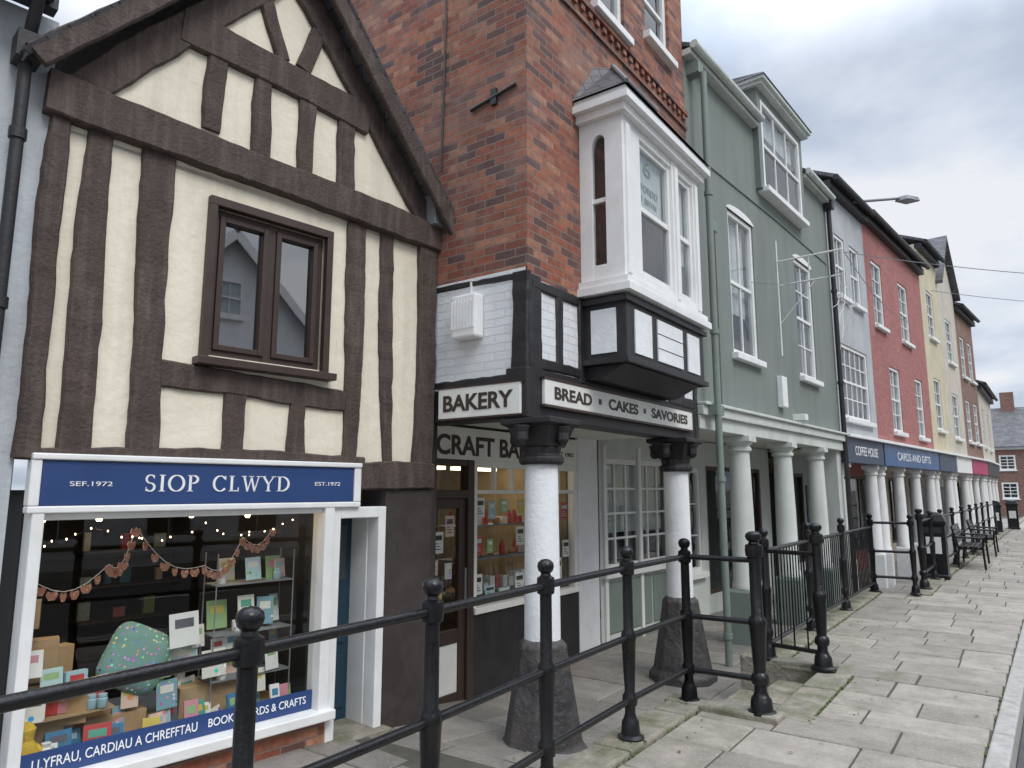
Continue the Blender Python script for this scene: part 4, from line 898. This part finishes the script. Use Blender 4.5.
townhouse('yellow_townhouse',H,8.0,10.4,8.6,10.3,yellow,[(8.75,9.6,6.,7.4,2,4),(8.75,9.6,3.3,4.8,2,4)],1,greyblue,None,2)
townhouse('stone_townhouse',H,10.4,12.9,8.,9.7,cream2,[(11.2,12.1,5.6,7.,2,4),(11.2,12.1,3.2,4.6,2,4)],1,whitep,None,2,gable=True,chim=False)
townhouse('brick_townhouse',H,12.9,16.,7.7,9.4,brick2,[(13.4,14.2,5.4,6.8,2,4),(14.8,15.6,5.4,6.8,2,4),(13.4,14.2,3.2,4.6,2,4),(14.8,15.6,3.2,4.6,2,4)],1,simple('magenta_sign',(.4,.04,.12)),None,3)
townhouse('rendered_townhouse',Pl(*H.pt(16,0,0)[:2],.03,1),0,6,5.4,7.,cream2,[(1,1.9,3.2,4.6,2,4),(3.5,4.4,3.2,4.6,2,4)],1,blackt,None,4)
fl_=empty('street_floodlight',H.pt(2.6,.4,7.4));b=MB();b.tube(H.pt(1.5,.1,7.75),H.pt(2.4,.9,7.9),.03);b.obj('arm',leadgrey,fl_)
b=MB();b.hexa([H.pt(2.3,.75,7.82),H.pt(2.9,.85,7.92),H.pt(2.9,1.15,7.92),H.pt(2.3,1.05,7.82),H.pt(2.35,.8,7.94),H.pt(2.85,.88,8.02),H.pt(2.85,1.12,8.02),H.pt(2.35,1.0,7.94)]);b.obj('lamp_head',leadgrey,fl_,.02)
# end of street house
E=Pl(0,70,1,0)
eh=empty('brick_house',(2,70,0))
ws=[]
for i in range(5):
    ws+=[(-4.2+i*2.6,-3.1+i*2.6,.9,2.2),(-4.2+i*2.6,-3.1+i*2.6,3.2,4.4)]
wall('front_wall',E,-6,9,-.5,5,ws,brick2,eh)
for w in ws: window(E,*w,eh,nx=2,nz=4,d=-.03,fw=.12,bw=.06)
b=MB();b.hexa([E.pt(-6.2,.3,5),E.pt(9.2,.3,5),E.pt(9.2,-4.5,8.6),E.pt(-6.2,-4.5,8.6),E.pt(-6.2,.3,5.1),E.pt(9.2,.3,5.1),E.pt(9.2,-4.5,8.7),E.pt(-6.2,-4.5,8.7)]);b.obj('roof',slate,eh)
b=MB();b.prism(E,[(.6,5.02),(3.6,5.02),(2.1,7.)],-3.,.02);b.box(E,-4.2,-2.9,-5,-4,7.6,10);b.box(E,-1.2,-.2,-5,-4,7.6,10);b.box(E,-6,-5.9,-9,0,-.5,5);b.obj('chimneys_and_gable',brick2,eh)
b=MB();b.box(E,-6.1,9.1,0,.12,4.85,5.0);b.obj('eaves',whitep,eh)
def car(x,y,c):
    p=empty('parked_car',(x,y,0));S=Pl(x,y,0,1)
    body=[(-2.1,.25),(-2.15,.6),(-2.0,.85),(-1.1,.95),(-.6,1.4),(.9,1.43),(1.7,.98),(2.1,.9),(2.15,.5),(2.05,.25)]
    b=MB();b.prism(S,body,-.85,.85);b.obj('body',simple('car_paint',c,.3),p,.08)
    b=MB();b.prism(S,[(-1.0,.97),(-.55,1.34),(.85,1.36),(1.5,1.0)],-.86,.86);b.prism(S,[(-1.12,.96),(-.66,1.36),(-.6,1.36),(-1.0,.96)],-.7,.7);b.obj('windows',darkin,p)
    b=MB()
    for s in (-1.35,1.35):
        for d in (-.8,.62):
            pts_=[(s+.32*math.cos(t*math.pi/9),.22+.32*math.sin(t*math.pi/9)) for t in range(18)];b.prism(S,pts_,d,d+.22)
    b.obj('wheels',blackt,p);b=MB();b.box(S,-2.17,-2.1,-.75,-.5,.6,.75);b.box(S,-2.17,-2.1,.5,.75,.6,.75);b.obj('lamps',cols[0],p)
car(3.6,48,(.5,.5,.52));car(1.9,60,(.3,.3,.32))
# opposite side of the street (seen in reflections)
for i,(y0,y1,hh,wm) in enumerate([(-12,-5,5.6,cream2),(-5,0,4.9,whiter),(0,5,5.2,whiter),(5,9.6,6.3,whiter),(9.6,14,4.6,grey),(14,24,5.6,cream2),(24,40,5.4,yellow)]):
    O=Pl(10.2,y1,0,-1);e=empty('opposite_house',(10.2,y0,0));L=y1-y0
    ws=[]
    n=int(L/2.2)
    for q in range(n):
        c=L*(q+.5)/n;ws+=[(c-.45,c+.45,3.,4.4),(c-.6,c+.6,.4,2.1)]
    wall('front_wall',O,0,L,-.3,hh,ws,wm,e)
    for w in ws: window(O,*w,e,nx=2,nz=2)
    m_=L/2;b=MB();b.prism(O,[(0,hh),(L,hh),(m_,hh+2.4)],-.2,-.001);b.obj('gable',wm,e)
    window(O,m_-.35,m_+.35,hh+.1,hh+1.1,e,d=.04,nx=2,nz=2)
    b=MB()
    for q in (-.25,L+.25):
        b.hexa([O.pt(q,.3,hh-.2),O.pt(m_,.3,hh+2.4),O.pt(m_,-8,hh+2.4),O.pt(q,-8,hh-.2),O.pt(q,.3,hh-.05),O.pt(m_,.3,hh+2.6),O.pt(m_,-8,hh+2.6),O.pt(q,-8,hh-.05)])
    b.obj('roof',slate,e)
    b=MB();b.beam(O,(-.2,hh-.2),(m_,hh+2.4),.25,.25,.34,.3,0);b.beam(O,(L+.2,hh-.2),(m_,hh+2.4),.25,.25,.34,.3,0);b.obj('bargeboards',whitep,e)
    b=MB();b.box(O,L-.9,L-.2,-5,-4.2,hh,hh+3.6);b.obj('chimney',brick2,e)
b=MB();b.hexa([(7.4,-14,-.3),(10.2,-14,-.3),(10.2,13,-.3),(7.4,13,-.3),(7.4,-14,.01),(10.2,-14,.01),(10.2,13,.01),(7.4,13,.01)]);b.obj('opposite_pavement',kerbm)
# ------------------------------------------------------------------ world
w=bpy.data.worlds.new("World");scene.world=w;w.use_nodes=True
n=w.node_tree.nodes;l=w.node_tree.links;n.clear()
o=n.new('ShaderNodeOutputWorld');bg=n.new('ShaderNodeBackground');l.new(bg.outputs[0],o.inputs[0]);bg.inputs[1].default_value=.1
sk=n.new('ShaderNodeTexSky');sk.sky_type='NISHITA';sk.sun_disc=False
el,az=math.radians(50),math.radians(75)
sk.sun_elevation=el;sk.sun_rotation=az
tc=n.new('ShaderNodeTexCoord').outputs['Generated']
sp=n.new('ShaderNodeSeparateXYZ');l.new(tc,sp.inputs[0])
zc=math_(n,l,'ADD',math_(n,l,'MAXIMUM',sp.outputs[2],0.),.25)
cx=math_(n,l,'DIVIDE',sp.outputs[0],zc);cyy=math_(n,l,'DIVIDE',sp.outputs[1],zc)
cb=n.new('ShaderNodeCombineXYZ');l.new(cx,cb.inputs[0]);l.new(cyy,cb.inputs[1]);cb.inputs[2].default_value=8.7
nf=noise(n,l,cb.outputs[0],1.5,8,.52)
cl=ramp(n,l,nf,[(.36,(.46,.53,.66)),(.44,(.58,.66,.79)),(.51,(.76,.82,.92)),(.60,(.94,.96,1.0))])
g1=math_(n,l,'MULTIPLY_ADD',math_(n,l,'MAXIMUM',math_(n,l,'SUBTRACT',sp.outputs[2],.5),0.),78.,9.9)
vm=n.new('ShaderNodeVectorMath');vm.operation='SCALE';l.new(cl,vm.inputs[0]);l.new(g1,vm.inputs['Scale'])
mx=mixc(n,l,.88,sk.outputs[0],vm.outputs[0]);l.new(mx,bg.inputs[0])
sun=bpy.data.lights.new('sun','SUN');sun.energy=1.5;sun.angle=math.radians(22);sun.color=(1,.96,.9)
so=bpy.data.objects.new('sun',sun);col.objects.link(so)
dv=Vector((math.sin(az)*math.cos(el),math.cos(az)*math.cos(el)-.35,math.sin(el)))
so.rotation_euler=dv.to_track_quat('Z','Y').to_euler()
# ------------------------------------------------------------------ camera
cam=bpy.data.cameras.new('camera');cam.lens=24.61;cam.sensor_width=36;cam.clip_end=2000;cam.clip_start=.05
co=bpy.data.objects.new('camera',cam);co.location=(0,0,1.6);co.rotation_euler=(math.radians(90)+math.atan(106/700.),0,math.radians(36));col.objects.link(co)
scene.camera=co
scene.view_settings.view_transform='Standard';scene.view_settings.look='None';scene.view_settings.exposure=0
